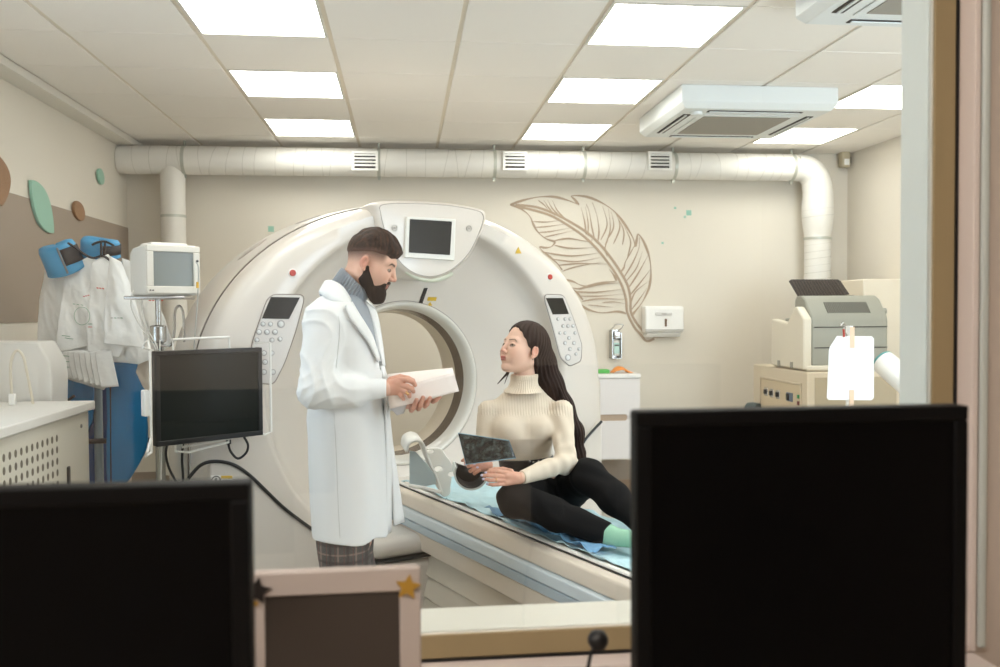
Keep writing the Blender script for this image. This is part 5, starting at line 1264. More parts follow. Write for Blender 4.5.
# hair
def hair_m(p):
    x, y, z = p
    d = ell(p, (-.014, 0, .040), (.0978, .0798, .0898))
    d = su(d, ell(p, (.006, 0, .100), (.062, .056, .034)), .04)          # volume on top
    d = su(d, ell(p, (.064, 0, .082), (.026, .048, .024)), .02)          # fringe over the forehead
    line = hair_line(x)
    d = si(d, (line - z) * .45, .006)
    d = ss(d, ell(p, (.075, 0, .020), (.040, .050, .036)), .008)
    g = np.sin(y * 260 + 6 * np.sin(x * 28) + x * 60 * np.sign(y)) + .8 * np.sin(y * 130 + x * 90 + 5 * np.sin(z * 40))
    return d + .0012 * g * sstep(z, .05, .09) + .0035 * vnoise(p, 75) * sstep(z, .06, .09)
def beard_m(p):
    x, y, z = p; q = (x, np.abs(y), z)
    d = cone(q, (.002, .064, -.018), (.020, .058, -.062), .010, .020)
    d = su(d, cone(q, (.012, .056, -.062), (.062, .018, -.098), .022, .028), .02)
    d = su(d, ell(q, (.072, 0, -.102), (.030, .032, .034)), .02)
    d = su(d, cone(q, (.078, .026, -.060), (.060, .034, -.090), .013, .02), .015)
    d = su(d, cone(q, (.094, .004, -.0405), (.084, .026, -.052), .0050, .0060), .006)    # moustache
    d = ss(d, ell(q, (.100, 0, -.0545), (.018, .018, .0068)), .003)                       # mouth left free
    d = si(d, (x - .112), .01)
    d = ss(d, ell(q, (.074, .040, -.012), (.034, .028, .030)), .006)                      # cheek left free
    d = ss(d, ell(q, (-.012, .086, .004), (.020, .016, .034)), .004)
    g = np.sin(x * 260 + 3 * np.sin(y * 80)) * np.sin(z * 120 + y * 240)
    return d + .0012 * g + .0014 * vnoise(p, 140, 2)
M_hair_m = mat('hair_dark_brown', (50, 34, 26), .6, ns=60, na=.5, bump=.8, bs=160, stretch=(1, 2.2, .35), spec=.3)
M_beard = mat('beard_dark', (34, 24, 20), .75, ns=90, na=.5, bump=.9, bs=240, spec=.2)
V_, F_ = sdf_arrays(hair_m, (-.13, -.10, -.01), (.12, .10, .16), .0024)
st_ = np.sin(V_[:, 1] * 520 + 9 * np.sin(V_[:, 0] * 30) + V_[:, 0] * 90) * .5 + .5 * vnoise(V_.T, 220)
hc_ = blend(np.tile(L3((40, 26, 20)), (len(V_), 1)), .65 * np.clip(st_, 0, 1), L3((104, 70, 50)))
hc_ = blend(hc_, (1 - sstep(V_[:, 2] - hair_line(V_[:, 0]), -.004, .026)) * (V_[:, 0] < .05), L3((104, 78, 68)))
M_hair_s = vcol_mat('hair_short_brown', .6, bump=.8, bs=220, stretch=(.5, 2.5, 1), spec=.3)
np_obj('hair', V_, F_, M_hair_s, DOC, hc_, T=HM)
V_, F_ = sdf_arrays(beard_m, (-.02, -.10, -.17), (.12, .10, .0), .0024); np_obj('beard', V_, F_, M_beard, DOC, T=HM)
# turtleneck: neck roll with real ribs, chest under the coat
ntop = W(357, 279); ax_ = (ntop - nb).normalized()
rows = []
na, nbv = Vector((1, 0, 0)), Vector((0, 1, 0)); na = (na - ax_ * na.dot(ax_)).normalized(); nbv = ax_.cross(na)
prof = [(-.03, .078), (-.015, .077), (-.005, .076), (.02, .072), (.050, .068), (.080, .068), (.096, .066), (.098, .059), (.08, .056), (.0, .056)]
for s_, r_ in prof:
    row = []
    for k in range(216):
        a = 2 * pi * k / 216; rr = r_ + (.0036 * sin(a * 36)); row.append(nb + ax_ * (s_ + .012 * cos(a) * -1) + na * rr * cos(a) * 1.0 + nbv * rr * .9 * sin(a))
    rows.append(row)
M_knit = mat('grey_knit', (150, 158, 166), .85, ns=30, na=.06)
MB().grid(rows, closed=True).build('turtleneck', M_knit, DOC, angle=180)
zc = [W(345, 543, 3.08).z] + [W(345, yy).z for yy in (500, 450, 410, 375, 345, 322, 308, 298, 292)]
ccx = [W(x_, 400).x for x_ in (350, 348.5, 347.5, 346.5, 345, 343, 340, 340, 343, 345)]
ca = [.134, .136, .139, .140, .139, .136, .132, .118, .085, .055]; cb_ = [.205, .20, .195, .19, .20, .205, .20, .165, .11, .08]
coat_t = loft(zc, ccx, [DYC] * 10, ca, cb_, 2.2)
def sweater_m(p): return coat_t(p, -.011)
V_, F_ = sdf_arrays(sweater_m, (-.45, 3.0, W(345, 420).z), (.1, 3.5, W(345, 290).z), .010)
np_obj('sweater', V_, F_, M_knit, DOC)
zv0, zv1 = W(380, 368).z, W(345, 292).z
def fold(p, a, b, amp, freq, ph=0):
    """creases ringed round a sleeve, strongest at b"""
    ab = Vector(b) - Vector(a); L_ = ab.length; u_ = ab / L_
    t_ = ((p[0] - a[0]) * u_.x + (p[1] - a[1]) * u_.y + (p[2] - a[2]) * u_.z) / L_
    return amp * np.sin(freq * t_ + ph + 9 * (p[0] + p[2]) * 1.3 + 2.0 * np.sin(p[1] * 30)) * np.exp(-((t_ - 1) / .45) ** 2)
def surf(px, py, fn, off=0.0, far=3.25):
    lo_, hi_ = 2.85, far
    for _ in range(26):
        mid = (lo_ + hi_) / 2; q = W(px, py, mid); v_ = float(fn(tuple(np.array([c]) for c in q))[0]) - off
        if v_ > 0: lo_ = mid
        else: hi_ = mid
    return W(px, py, lo_)
NI = [surf(*q, coat_t) for q in ((351, 302), (358, 314), (365, 325), (372, 338), (379, 360))]
print('V near', [tuple(round(c, 3) for c in q) for q in NI])
VZ = np.array([q.z for q in NI][::-1]); VN = np.array([min(q.y, 3.245) for q in NI][::-1]); VF = np.array([3.25, 3.27, 3.30, 3.33, 3.35])
def crease(p, a, b, amp, freq, dr_, ph):
    """sharp-valleyed diagonal drapery folds, fading away from the joint b"""
    ab = Vector(b) - Vector(a); L_ = ab.length; u_ = ab / L_
    t_ = ((p[0] - a[0]) * u_.x + (p[1] - a[1]) * u_.y + (p[2] - a[2]) * u_.z) / L_
    w_ = (p[0] * dr_[0] + p[1] * dr_[1] + p[2] * dr_[2]) * 40
    s_ = np.sin(w_ + ph + 1.1 * np.sin(p[2] * 31 + p[0] * 13 + ph) + freq * .6 * np.sin(p[0] * 17 - p[2] * 11))
    r_ = np.abs(s_) ** .7 * np.sign(s_)
    return -amp * (1 - np.abs(r_)) * np.exp(-((t_ - 1.0) / .55) ** 2) + amp * .3
def coat_m(p):
    x, y, z = p
    d = coat_t(p) + .005 * np.sin(x * 26 + y * 34 + 2 * np.sin(z * 5)) * sstep(zc[3] - z, 0, .25)
    d = d + .004 * np.sin(z * 34 + x * 26 + 2 * np.sin(y * 18)) * np.exp(-((z - zc[3]) / .07) ** 2)
    dr = cone(p, shR, elR, .076, .063); dr = su(dr, cone(p, elR, W(352, 391.5, 3.04), .062, .056), .03); dr = su(dr, cone(p, W(352, 391.5, 3.04), W(385, 388, 3.072), .055, .036), .02)
    dr = dr + crease(p, shR, elR, .0045, 4.2, (.5, 0, -.8), .0) + crease(p, wrR, elR, .0075, 5.0, (.75, 0, .6), 1.7)
    dr = si(dr, x - W(386.5, 388, 3.07).x, .004)
    dl = cone(p, shL, elL, .070, .058); dl = su(dl, cone(p, elL, wrL, .056, .036), .03)
    dl = si(dl, x - W(400, 388, 3.2).x, .004)
    d = su(d, dl, .02)
    d = su(d, dr, .022)
    d = d + .0035 * (1 - np.abs(np.sin((x * .9 + z * .55) * 19 + 1.3 * np.sin(z * 9)))) * np.exp(-((z - 1.22) / .16) ** 2) * (y < DYC)
    # opening over the chest
    yn, yf = np.interp(z, VZ, VN), np.interp(z, VZ, VF)
    cut = np.maximum(np.maximum(yn - y, y - yf), (W(346, 330).x - x) * 1.0)
    d = np.where(z > zv0, ss(d, cut, .004), d)
    return d
V_, F_ = sdf_arrays(coat_m, (-.47, 2.90, W(345, 548).z), (.12, 3.60, W(345, 286).z), .0055)
M_coat = mat('white_cotton', (232, 234, 234), .8, ns=12, na=.015, bump=.35, bs=14)
np_obj('coat', V_, F_, M_coat, DOC)
def strip(name, I, O, m, t_=.006, par=None, sub=2, bow=.0):
    I, O = [smooth_path([W(*q) for q in s_], 5) for s_ in (I, O)]
    rows = [[a.lerp(b, k / 4) + Vector((0, -bow * sin(pi * k / 4), bow * .5 * sin(pi * k / 4))) for a, b in zip(I, O)] for k in range(5)]
    return MB().grid(rows).build(name, m, par, solid=t_, angle=80)
strip('collar', [(330, 281, 3.40), (325.5, 281, 3.31), (332, 280.5, 3.205), (343, 287, 3.165), (351, 300, 3.155)], [(328, 290, 3.42), (319, 292, 3.32), (325, 297, 3.155), (339, 304, 3.115), (350.5, 305, 3.125)], M_coat, .005, DOC, bow=.003)
strip('collar', [(330, 281, 3.40), (350, 283, 3.36), (362, 297, 3.34), (368, 303, 3.335)], [(328, 290, 3.42), (352, 292, 3.42), (368, 302, 3.385), (375.5, 309, 3.36)], M_coat, .005, DOC, bow=.003)
sl_ = lambda l, o: [(a, b, surf(a, b, coat_t, o).y) for a, b in l]
strip('lapel', sl_([(352, 302), (359, 314), (366, 325), (373, 338), (380, 361)], .006), sl_([(345, 306), (350, 318), (358, 329), (368, 342), (378, 362)], .014), M_coat, .006, DOC, bow=.006)
strip('lapel', [(363, 299, 3.335), (370, 315, 3.32), (376, 335, 3.29), (382, 366, 3.235)], [(368, 303, 3.37), (376.5, 313, 3.36), (381, 335, 3.32), (385, 366, 3.25)], M_coat, .006, DOC, bow=.004)
strip('front_edge', [(380, 366, 3.20), (384, 385, 3.20), (385, 410, 3.195), (386, 460, 3.19), (385, 536, 3.18)], [(384, 366, 3.235), (388, 385, 3.24), (389, 410, 3.235), (391, 460, 3.24), (391, 532, 3.25)], M_coat, .006, DOC, bow=.003)
strip('coat_flap', [(386, 400, 3.245), (389, 440, 3.25), (392, 480, 3.25), (394, 526, 3.25)], [(388, 400, 3.30), (392, 440, 3.30), (398, 480, 3.31), (404, 522, 3.33)], M_coat, .006, DOC, bow=.004)
M_stitch = mat('stitch', (206, 208, 206), .8)
def surf_line(pts, nm='seam', r=.0016):
    """thread laid on the coat: march towards the viewer's side until outside the coat"""
    out = []
    for px, py in pts:
        lo_, hi_ = 2.85, 3.25
        for _ in range(24):
            mid = (lo_ + hi_) / 2; q = W(px, py, mid); v_ = float(coat_m(tuple(np.array([c]) for c in q))[0])
            if v_ > 0: lo_ = mid
            else: hi_ = mid
        out.append(W(px, py, lo_))
    MB().tube(smooth_path(out, 3), r, 6).build(nm, M_stitch, DOC)
surf_line([(334, 412), (335, 430), (336.5, 460), (338, 500), (340, 538)])
surf_line([(338, 316), (339.5, 325), (339, 340), (337.5, 355), (336, 368)])
surf_line([(381, 380), (381, 397)], 'cuff_seam')
q0 = W(345, 355, 3.045)
# trousers: plaid by two crossed bands
M_pl = mat('plaid_trousers', (88, 84, 82), .85, ns=40, na=.1); nt = M_pl.node_tree; tc = nt.nodes.new('ShaderNodeTexCoord'); b_ = nt.nodes['Principled BSDF']
sp_ = nt.nodes.new('ShaderNodeSeparateXYZ'); nt.links.new(tc.outputs['Object'], sp_.inputs[0]); prev = b_.inputs['Base Color'].links[0].from_socket
for ax_i, per, ph, wd_, colr in ((0, .062, .0, .10, (150, 130, 120)), (2, .062, .02, .10, (150, 130, 120)), (0, .062, .03, .16, (66, 58, 56)), (2, .062, .05, .16, (66, 58, 56)), (0, .031, .008, .07, (118, 72, 64))):
    m1 = nt.nodes.new('ShaderNodeMath'); m1.operation = 'ADD'; m1.inputs[1].default_value = 10 + ph; nt.links.new(sp_.outputs[ax_i], m1.inputs[0])
    m2 = nt.nodes.new('ShaderNodeMath'); m2.operation = 'DIVIDE'; m2.inputs[1].default_value = per; nt.links.new(m1.outputs[0], m2.inputs[0])
    m3 = nt.nodes.new('ShaderNodeMath'); m3.operation = 'FRACT'; nt.links.new(m2.outputs[0], m3.inputs[0])
    m4 = nt.nodes.new('ShaderNodeMath'); m4.operation = 'LESS_THAN'; m4.inputs[1].default_value = wd_; nt.links.new(m3.outputs[0], m4.inputs[0])
    m5 = nt.nodes.new('ShaderNodeMath'); m5.operation = 'MULTIPLY'; m5.inputs[1].default_value = .7; nt.links.new(m4.outputs[0], m5.inputs[0])
    mx = nt.nodes.new('ShaderNodeMix'); mx.data_type = 'RGBA'; nt.links.new(m5.outputs[0], mx.inputs[0]); nt.links.new(prev, mx.inputs[6]); mx.inputs[7].default_value = (*lin(colr), 1); prev = mx.outputs[2]
nt.links.new(prev, b_.inputs['Base Color'])
def trous_m(p):
    x, y, z = p; d = None
    for k in (kneeR, kneeL):
        e = cone(p, (k.x - .01, k.y, .85), (k.x - .005, k.y, .50), .100, .090); e = su(e, cone(p, (k.x - .005, k.y, .50), (k.x - .0, k.y, .09), .090, .074), .03)
        d = e if d is None else su(d, e, .01)
    return si(d, .06 - z, .004) + .004 * np.sin(z * 30 + x * 20 + y * 9)
V_, F_ = sdf_arrays(trous_m, (-.45, 2.98, .03), (.1, 3.55, .80), .008); np_obj('trousers', V_, F_, M_pl, DOC)
for f_ in (footR, footL):
    V_, F_ = sdf_arrays(lambda p: si(su(cone(p, (f_.x - .03, f_.y, .055), (f_.x + .16, f_.y, .045), .05, .042), cone(p, (f_.x, f_.y, .06), (f_.x, f_.y, .11), .05, .045), .03), .003 - p[2], .004), (f_.x - .12, f_.y - .09, -.01), (f_.x + .26, f_.y + .09, .17), .008)
    np_obj('shoe', V_, F_, mat('shoe_white', (220, 220, 216), .5), DOC)

# booklet held in both hands
M_pap = mat('booklet_paper', (238, 228, 222), .7, ns=5, na=.01)
BK = thing('white_booklet', 'folded white papers held by the man in the coat', 'papers', W(424, 392, 3.08))
def sheet(pts, name, m, t_, par, n=8, bow=0.0):
    a, b, c, d_ = [W(*q) for q in pts]; rows = []
    for j in range(n + 1):
        v_ = j / n; rows.append([a.lerp(b, i / n).lerp(d_.lerp(c, i / n), v_) + Vector((0, -bow * sin(pi * i / n) * v_, 0)) for i in range(n + 1)])
    return MB().grid(rows).build(name, m, par, solid=t_)
sheet([(387, 391.5, 3.075), (454, 373.4, 3.10), (459, 391.2, 3.085), (390, 409, 3.070)], 'front_pages', M_pap, .004, BK, bow=.006)
sheet([(387, 391.5, 3.075), (454, 373.4, 3.10), (452.6, 368.2, 3.22), (387, 374.6, 3.22)], 'top_pages', M_pap, .004, BK, bow=-.004)
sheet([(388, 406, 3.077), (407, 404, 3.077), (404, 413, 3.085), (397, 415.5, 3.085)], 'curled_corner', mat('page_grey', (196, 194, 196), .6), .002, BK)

# ---------------------------------------------------------------- woman
FYC = 3.62
SK_F = (232, 192, 170)
WM_O = (.62, 3.6, .615)
HF = Matrix.Translation(W(522.5, 350.5, FYC)) @ Matrix.Rotation(radians(180 + 27), 4, 'Z') @ Matrix.Rotation(radians(-15), 4, 'Y') @ Matrix.Scale(.96, 4)
hf = head_fn('f')
Vh, Fh = sdf_arrays(hf, (-.125, -.105, -.150), (.13, .105, .14), .0024)
th = skin_tint(Vh, 'f', SK_F)
Vh_w = head_T(Vh, HF)
nbF, hcF = W(523.5, 386, 3.63), HF @ Vector((-.030, 0, -.060))
sR, eR, wR = W(488, 411, 3.64), W(484, 452, 3.60), W(487, 465, 3.40)
sL, eL, wL = W(562, 411, 3.58), W(566, 463, 3.45), W(521, 477.5, 3.335)
hipA, kA, aA = Vector((.60, 3.72, .725)), Vector((.425, 3.37, .765)), Vector((.735, 3.15, .675))
hipB, kB, aB = Vector((.69, 3.74, .725)), Vector((.725, 3.42, .835)), Vector((.90, 3.17, .685))
wy = [490, 480, 466, 450, 435, 420, 406, 394, 385]
wz = [W(525, yy, 3.65).z for yy in wy]
wcx = [W(x_, 450, 3.65).x for x_ in (536, 531, 527, 525, 522.5, 523, 524, 525, 525)]
wa = [.135, .120, .102, .112, .132, .148, .150, .098, .058]; wb = [.11, .10, .085, .095, .120, .108, .085, .062, .05]
torso = loft(wz, wcx, [3.68, 3.67, 3.66, 3.655, 3.645, 3.645, 3.65, 3.65, 3.65], wa, wb, 2.2)
toeA, toeB = Vector((.875, 3.06, .665)), Vector((1.03, 3.06, .665))
def body_f(p):
    d = torso(p, -.012); d = su(d, ell(p, (.635, 3.72, .72), (.15, .13, .10)), .05)
    d = su(d, cone(p, nbF, hcF, .044, .045), .02)
    for a, b, c in ((sR, eR, wR), (sL, eL, wL)):
        d = su(d, cone(p, a, b, .038, .030), .02); d = su(d, cone(p, b, c, .029, .021), .012)
    for a, b, c, e in ((hipA, kA, aA, toeA), (hipB, kB, aB, toeB)):
        d = su(d, cone(p, a, b, .070, .048), .03); d = su(d, cone(p, b, c, .046, .030), .02); d = su(d, cone(p, c, e, .028, .022), .01)
    return d
Vb, Fb = sdf_arrays(body_f, (.2, 2.98, .58), (1.1, 3.9, 1.4), .009)
tb = np.tile(L3(SK_F), (len(Vb), 1))
# her left hand (near): relaxed, fingers pointing to the picture's left
lf_palm = [(W(520, 477.5, 3.335), W(506, 475, 3.315), .0205, .017), (W(519, 479, 3.335), W(506, 482, 3.315), .019, .0155)]
lf_f = [(fw([(505, 472.8, 3.310), (497, 470.8, 3.296), (491, 471.4, 3.290), (486.5, 472.6, 3.292)]), [.0086, .0078, .0070, .0058]),
        (fw([(504, 476.5, 3.306), (495, 475.6, 3.286), (488, 475.5, 3.280), (482.5, 475.3, 3.284)]), [.0088, .0080, .0070, .0058]),
        (fw([(504, 480.0, 3.308), (496, 480.2, 3.286), (489.5, 480.2, 3.282), (484, 479.0, 3.286)]), [.0086, .0078, .0070, .0056]),
        (fw([(505, 483.5, 3.312), (498, 484.5, 3.294), (492.5, 484.8, 3.290), (488, 484.0, 3.292)]), [.0080, .0072, .0064, .0052])]
lf_t = (fw([(511, 471.5, 3.325), (503, 469.3, 3.330), (495, 469.2, 3.325), (489.5, 470, 3.318)]), [.011, .0095, .0080, .0062])
V1, F1 = hand_parts(None, lf_palm, lf_f, lf_t)
rf_palm = [(W(488, 465, 3.40), W(477, 463, 3.375), .0190, .0155), (W(487, 467, 3.40), W(476, 468, 3.37), .0180, .0150)]
rf_f = [(fw([(476, 461, 3.365), (470, 460.5, 3.345), (466, 462, 3.336), (465.5, 464.5, 3.335)]), [.0084, .0078, .0068, .0056]),
        (fw([(475, 464.5, 3.362), (468.5, 466, 3.340), (470, 465, 3.330), (474, 463.8, 3.328)]), [.0084, .0078, .0068, .0056]),
        (fw([(475.5, 468, 3.362), (470.5, 471, 3.342), (472.5, 469.5, 3.330), (477, 467.5, 3.328)]), [.0082, .0074, .0066, .0054]),
        (fw([(477, 470.5, 3.365), (474.5, 473.5, 3.348), (477, 472, 3.338), (480, 470.5, 3.336)]), [.0076, .0068, .0060, .0050])]
rf_t = (fw([(482, 460.5, 3.385), (474, 457.5, 3.382), (467.5, 458.5, 3.376), (462.5, 460.5, 3.366)]), [.0105, .0092, .0080, .0062])
V2, F2 = hand_parts(None, rf_palm, rf_f, rf_t)
Vd, Fd = weld([(Vh_w, Fh), (Vb, Fb), (V1, F1), (V2, F2)])
WO = np_obj('person', Vd, Fd, M_skin, None, np.concatenate([th, tb, hand_tint(V1, (224, 174, 150)), hand_tint(V2, (218, 166, 142))]), org=WM_O)
tag(WO, 'long haired woman in a cream sweater sitting on the table, looking up at the man', 'person')
eye_pair(WO, HF, (.95, .12, .30), 'hazel')
M_nail = mat('nail_lilac', (214, 208, 232), .25)
for i, tip in enumerate([lf_f[0][0][-1], lf_f[1][0][-1], lf_f[2][0][-1], lf_f[3][0][-1], rf_f[0][0][-1], rf_f[1][0][-1], rf_f[2][0][-1]]):
    V_, F_ = sdf_arrays(lambda p: ell(p, (tip.x - (.003 if i < 4 else -.001), tip.y - .004, tip.z + .001), (.0062, .0035, .0042)), (tip.x - .014, tip.y - .012, tip.z - .01), (tip.x + .012, tip.y + .008, tip.z + .01), .0016)
    np_obj('finger_nail', V_, F_, M_nail, WO)
MB(Matrix.Translation(lf_f[2][0][1]) @ Matrix.Rotation(pi / 2, 4, 'Y')).lathe([(.0082, -.0015), (.009, 0), (.0082, .0015), (.0076, 0)], 18, close=True).build('finger_ring', MATS['gold'], WO)
MB(frame(W(485.5, 464.5, 3.395), (wR - eR), Vector((0, 0, 1))) @ Matrix.Rotation(pi / 2, 4, 'Y')).lathe([(.022, -.003), (.0235, 0), (.022, .003), (.020, 0)], 20, close=True).build('bracelet', M_black, WO)
MB(Matrix.Translation(HF @ Vector((-.004, .082, -.036)))).lathe([(.0005, -.003), (.003, 0), (.0005, .003)], 10).build('earring', M_steel, WO)
# sweater
zrib = W(525, 412, 3.65).z
def sweat_f(p):
    x, y, z = p
    d = torso(p) 
    d = su(d, ell(p, (W(507, 428, 3.6).x, 3.565, W(507, 428, 3.6).z), (.050, .05, .048)), .035)
    d = su(d, ell(p, (W(541, 428, 3.57).x, 3.560, W(541, 428, 3.57).z), (.052, .05, .048)), .035)
    d = si(d, W(525, 468, 3.62).z - z + .10 * (x - .5), .004)
    a1 = su(cone(p, sR, eR, .044, .038), cone(p, eR, wR, .038, .027), .02)
    a2 = su(cone(p, sL, eL, .046, .040), cone(p, eL, wL, .042, .027), .02)
    a2 = a2 + fold(p, sL, eL, .003, 22) + fold(p, wL, eL, .003, 24, 2)
    ll = (wL - eL).normalized(); a2 = si(a2, (x - wL.x) * ll.x + (y - wL.y) * ll.y + (z - wL.z) * ll.z + .004, .003)
    rl = (wR - eR).normalized(); a1 = si(a1, (x - wR.x) * rl.x + (y - wR.y) * rl.y + (z - wR.z) * rl.z + .012, .003)
    d = su(su(d, a1, .035), a2, .035)
    ang = np.arctan2(y - 3.65, x - .505)
    d = d + .0022 * np.sin(z * 60 + 12 * x) * np.exp(-((z - W(525, 455, 3.65).z) / .03) ** 2) - .0014 * np.sin(x * 560) * sstep(z, zrib - .004, zrib)
    return d
V_, F_ = sdf_arrays(sweat_f, (.22, 3.28, W(525, 495, 3.5).z), (.80, 3.80, W(525, 383, 3.65).z + .01), .0040)
M_cream_k = mat('cream_knit', (226, 212, 192), .85, ns=30, na=.03, bump=.3, bs=300)
np_obj('sweater', V_, F_, M_cream_k, WO)
axn = (hcF - nbF).normalized(); na = (Vector((1, 0, 0)) - axn * axn.x).normalized(); nv = axn.cross(na); rows = []
for s_, r_ in [(-.022, .082), (-.008, .068), (.006, .060), (.020, .0565), (.030, .056), (.042, .057), (.049, .055), (.051, .049), (.035, .046), (.0, .046)]:
    rows.append([nbF + axn * (s_ + .006 * cos(a)) + (na * cos(a) + nv * sin(a)) * (r_ + .0014 * sin(a * 44)) for a in np.linspace(0, 2 * pi, 221)[:-1]])
MB().grid(rows, closed=True).build('turtleneck', M_cream_k, WO, angle=180)
# belt
M_lea = mat('black_leather', (26, 24, 24), .3, bump=.3, bs=60)
rows = []
for k, (py, off) in enumerate(((458, .004), (459, .010), (469, .011), (473, .010), (474, .004))):
    z_ = W(525, py, 3.62).z; A_, B_, X_, Y_ = [float(np.interp(z_, wz, q)) for q in (wa, wb, wcx, [3.68, 3.67, 3.66, 3.655, 3.645, 3.645, 3.65, 3.65, 3.65])]
    rows.append([(X_ + (A_ + off) * cos(a), Y_ + (B_ + off) * sin(a), z_ - .03 * cos(a) * 0 + .06 * (A_ * cos(a))) for a in np.linspace(0, 2 * pi, 61)[:-1]])
bl = MB().grid(rows, closed=True).build('belt', M_lea, WO)
for px, py in ((531, 463), (535, 464), (540, 463), (545, 462), (548, 461)):
    c = W(px, py, 3.52); MB(Matrix.Translation((c.x, 3.559 + (c.x - .5) ** 2 * 2.5, c.z)) @ Matrix.Rotation(pi / 2, 4, 'X')).lathe([(.0045, 0), (.0045, .003), (.002, .0045)], 12).build('stud', M_steel, bl)
# trousers
def trou_f(p):
    x, y, z = p
    d = si(ell(p, (.625, 3.72, .715), (.150, .140, .115)), z - W(525, 472, 3.62).z, .01)
    for a, b, c in ((hipA, kA, aA), (hipB, kB, aB)):
        e = su(cone(p, a, b, .090, .068), cone(p, b, (b + (c - b) * .45), .066, .060), .03); e = su(e, cone(p, b + (c - b) * .45, c, .060, .044), .02)
        l_ = (c - b).normalized(); e = si(e, (x - c.x) * l_.x + (y - c.y) * l_.y + (z - c.z) * l_.z - .002, .004)
        d = su(d, e, .02)
    return d + .0025 * np.sin(x * 50 + z * 70 + 2 * np.sin(y * 30)) + .002 * vnoise(p, 30)
V_, F_ = sdf_arrays(trou_f, (.25, 3.02, .58), (1.02, 3.92, .97), .0055)
V_[:, 2] = np.maximum(V_[:, 2], .626)
np_obj('trousers', V_, F_, mat('black_cloth', (24, 23, 23), .9, ns=20, na=.1, bump=.2, bs=80, spec=.15), WO)
M_sock = mat('mint_sock', (150, 196, 168), .85, bump=.3, bs=300)
for c, e in ((aA, toeA), (aB, toeB)):
    l_ = (e - c).normalized()
    V_, F_ = sdf_arrays(lambda p: su(su(cone(p, c - (c - (kA if c is aA else kB)).normalized() * .03, c, .036, .036), cone(p, c + Vector((-.005, 0, -.008)), e, .036, .027), .02), sph(p, tuple(e - l_ * .03 + Vector((0, 0, -.004))), .031), .02), (min(c.x, e.x) - .08, min(c.y, e.y) - .08, .60), (max(c.x, e.x) + .08, max(c.y, e.y) + .08, .80), .006)
    V_[:, 2] = np.maximum(V_[:, 2], .627); np_obj('sock', V_, F_, M_sock, WO)
# hair: cap and long fall over the back, combed grooves along the strands
fallc = [HF @ Vector((-.055, .015, .03)), W(541, 362, 3.66), W(550, 384, 3.665), W(562, 407, 3.665), W(574, 432, 3.66), W(578, 455, 3.66), W(580, 474, 3.66)]
fallr = [.060, .058, .052, .046, .038, .028, .014]
HFi = np.array(HF.inverted())
def hair_f(p):
    x, y, z = p
    lx = HFi[0][0] * x + HFi[0][1] * y + HFi[0][2] * z + HFi[0][3]; ly = HFi[1][0] * x + HFi[1][1] * y + HFi[1][2] * z + HFi[1][3]; lz = HFi[2][0] * x + HFi[2][1] * y + HFi[2][2] * z + HFi[2][3]
    q = (lx, ly, lz)
    cap = ell(q, (-.018, 0, .042), (.099, .084, .093))
    edge = lx - (.017 + .80 * (lz - .020)) + .010 * np.cos(ly * 34)
    cap = si(cap, edge * .8, .008)
    cap = su(cap, ell(q, (-.050, 0, -.02), (.058, .070, .080)), .02)
    cap = si(cap, edge * .8, .006)
    cap = ss(cap, ell((lx, np.abs(ly), lz), (.004, .088, -.004), (.022, .022, .029)), .004)
    cap = ss(cap, cone(q, (.03, 0, -.02), (.0, 0, -.16), .055, .05), .01)
    fall = chain(p, [tuple(v) for v in fallc], fallr, .03)
    fall = ss(fall, ell(q, (.02, .03, -.03), (.05, .06, .09)), .008)
    d = su(cap, fall, .02) * .945
    s_ = np.arctan2(ly, lx + .05) * 34 + lz * 18
    g = np.sin(s_ + 2.2 * np.sin(z * 22)) * (lz > -.02) + np.sin((x + .28 * (z - 1.2)) * 330 + 3 * np.sin(z * 16) + y * 140) * (lz <= -.02)
    return d + .0018 * g
V_, F_ = sdf_arrays(hair_f, (.38, 3.50, .84), (.84, 3.80, 1.50), .0034)
M_hair_f = mat('hair_brown', (44, 28, 21), .6, ns=40, na=.6, bump=.8, bs=110, stretch=(2.5, 2.5, .12), spec=.25)
np_obj('hair', V_, F_, M_hair_f, WO)
for pts, r_ in (([(512, 362, 3.66), (508, 372, 3.68), (503, 378, 3.68), (497.5, 384, 3.68)], .010), ([(512, 366, 3.68), (507, 377, 3.69), (504.5, 384, 3.69)], .006), ([(556, 380, 3.62), (566, 402, 3.60), (577, 430, 3.61), (584, 462, 3.62)], .006), ([(560, 392, 3.65), (573, 420, 3.64), (583, 450, 3.65), (586, 474, 3.66)], .007)):
    pp = smooth_path([W(*q) for q in pts], 6); MB().tube(pp, [r_ * (1 - .85 * i / len(pp)) for i in range(len(pp))], 8, flat=.6).build('hair_strand', M_hair_f, WO)

# x-ray film in her hands
M_film = bpy.data.materials.new('xray_film'); M_film.use_nodes = True; nt = M_film.node_tree; b_ = nt.nodes['Principled BSDF']; b_.inputs['Roughness'].default_value = .25
tc = nt.nodes.new('ShaderNodeTexCoord'); n_ = nt.nodes.new('ShaderNodeTexNoise'); n_.inputs['Scale'].default_value = 55; n_.inputs['Detail'].default_value = 8; n_.inputs['Roughness'].default_value = .75
cr = nt.nodes.new('ShaderNodeValToRGB'); cr.color_ramp.elements[0].position = .48; cr.color_ramp.elements[0].color = (*lin((26, 28, 28)), 1); cr.color_ramp.elements[1].position = .82; cr.color_ramp.elements[1].color = (*lin((120, 140, 138)), 1)
nt.links.new(tc.outputs['Object'], n_.inputs['Vector']); nt.links.new(n_.outputs['Fac'], cr.inputs[0]); nt.links.new(cr.outputs[0], b_.inputs['Base Color'])
FL = thing('xray_film', 'dark scan film held by the seated woman', 'x-ray film', W(486, 450, 3.33))
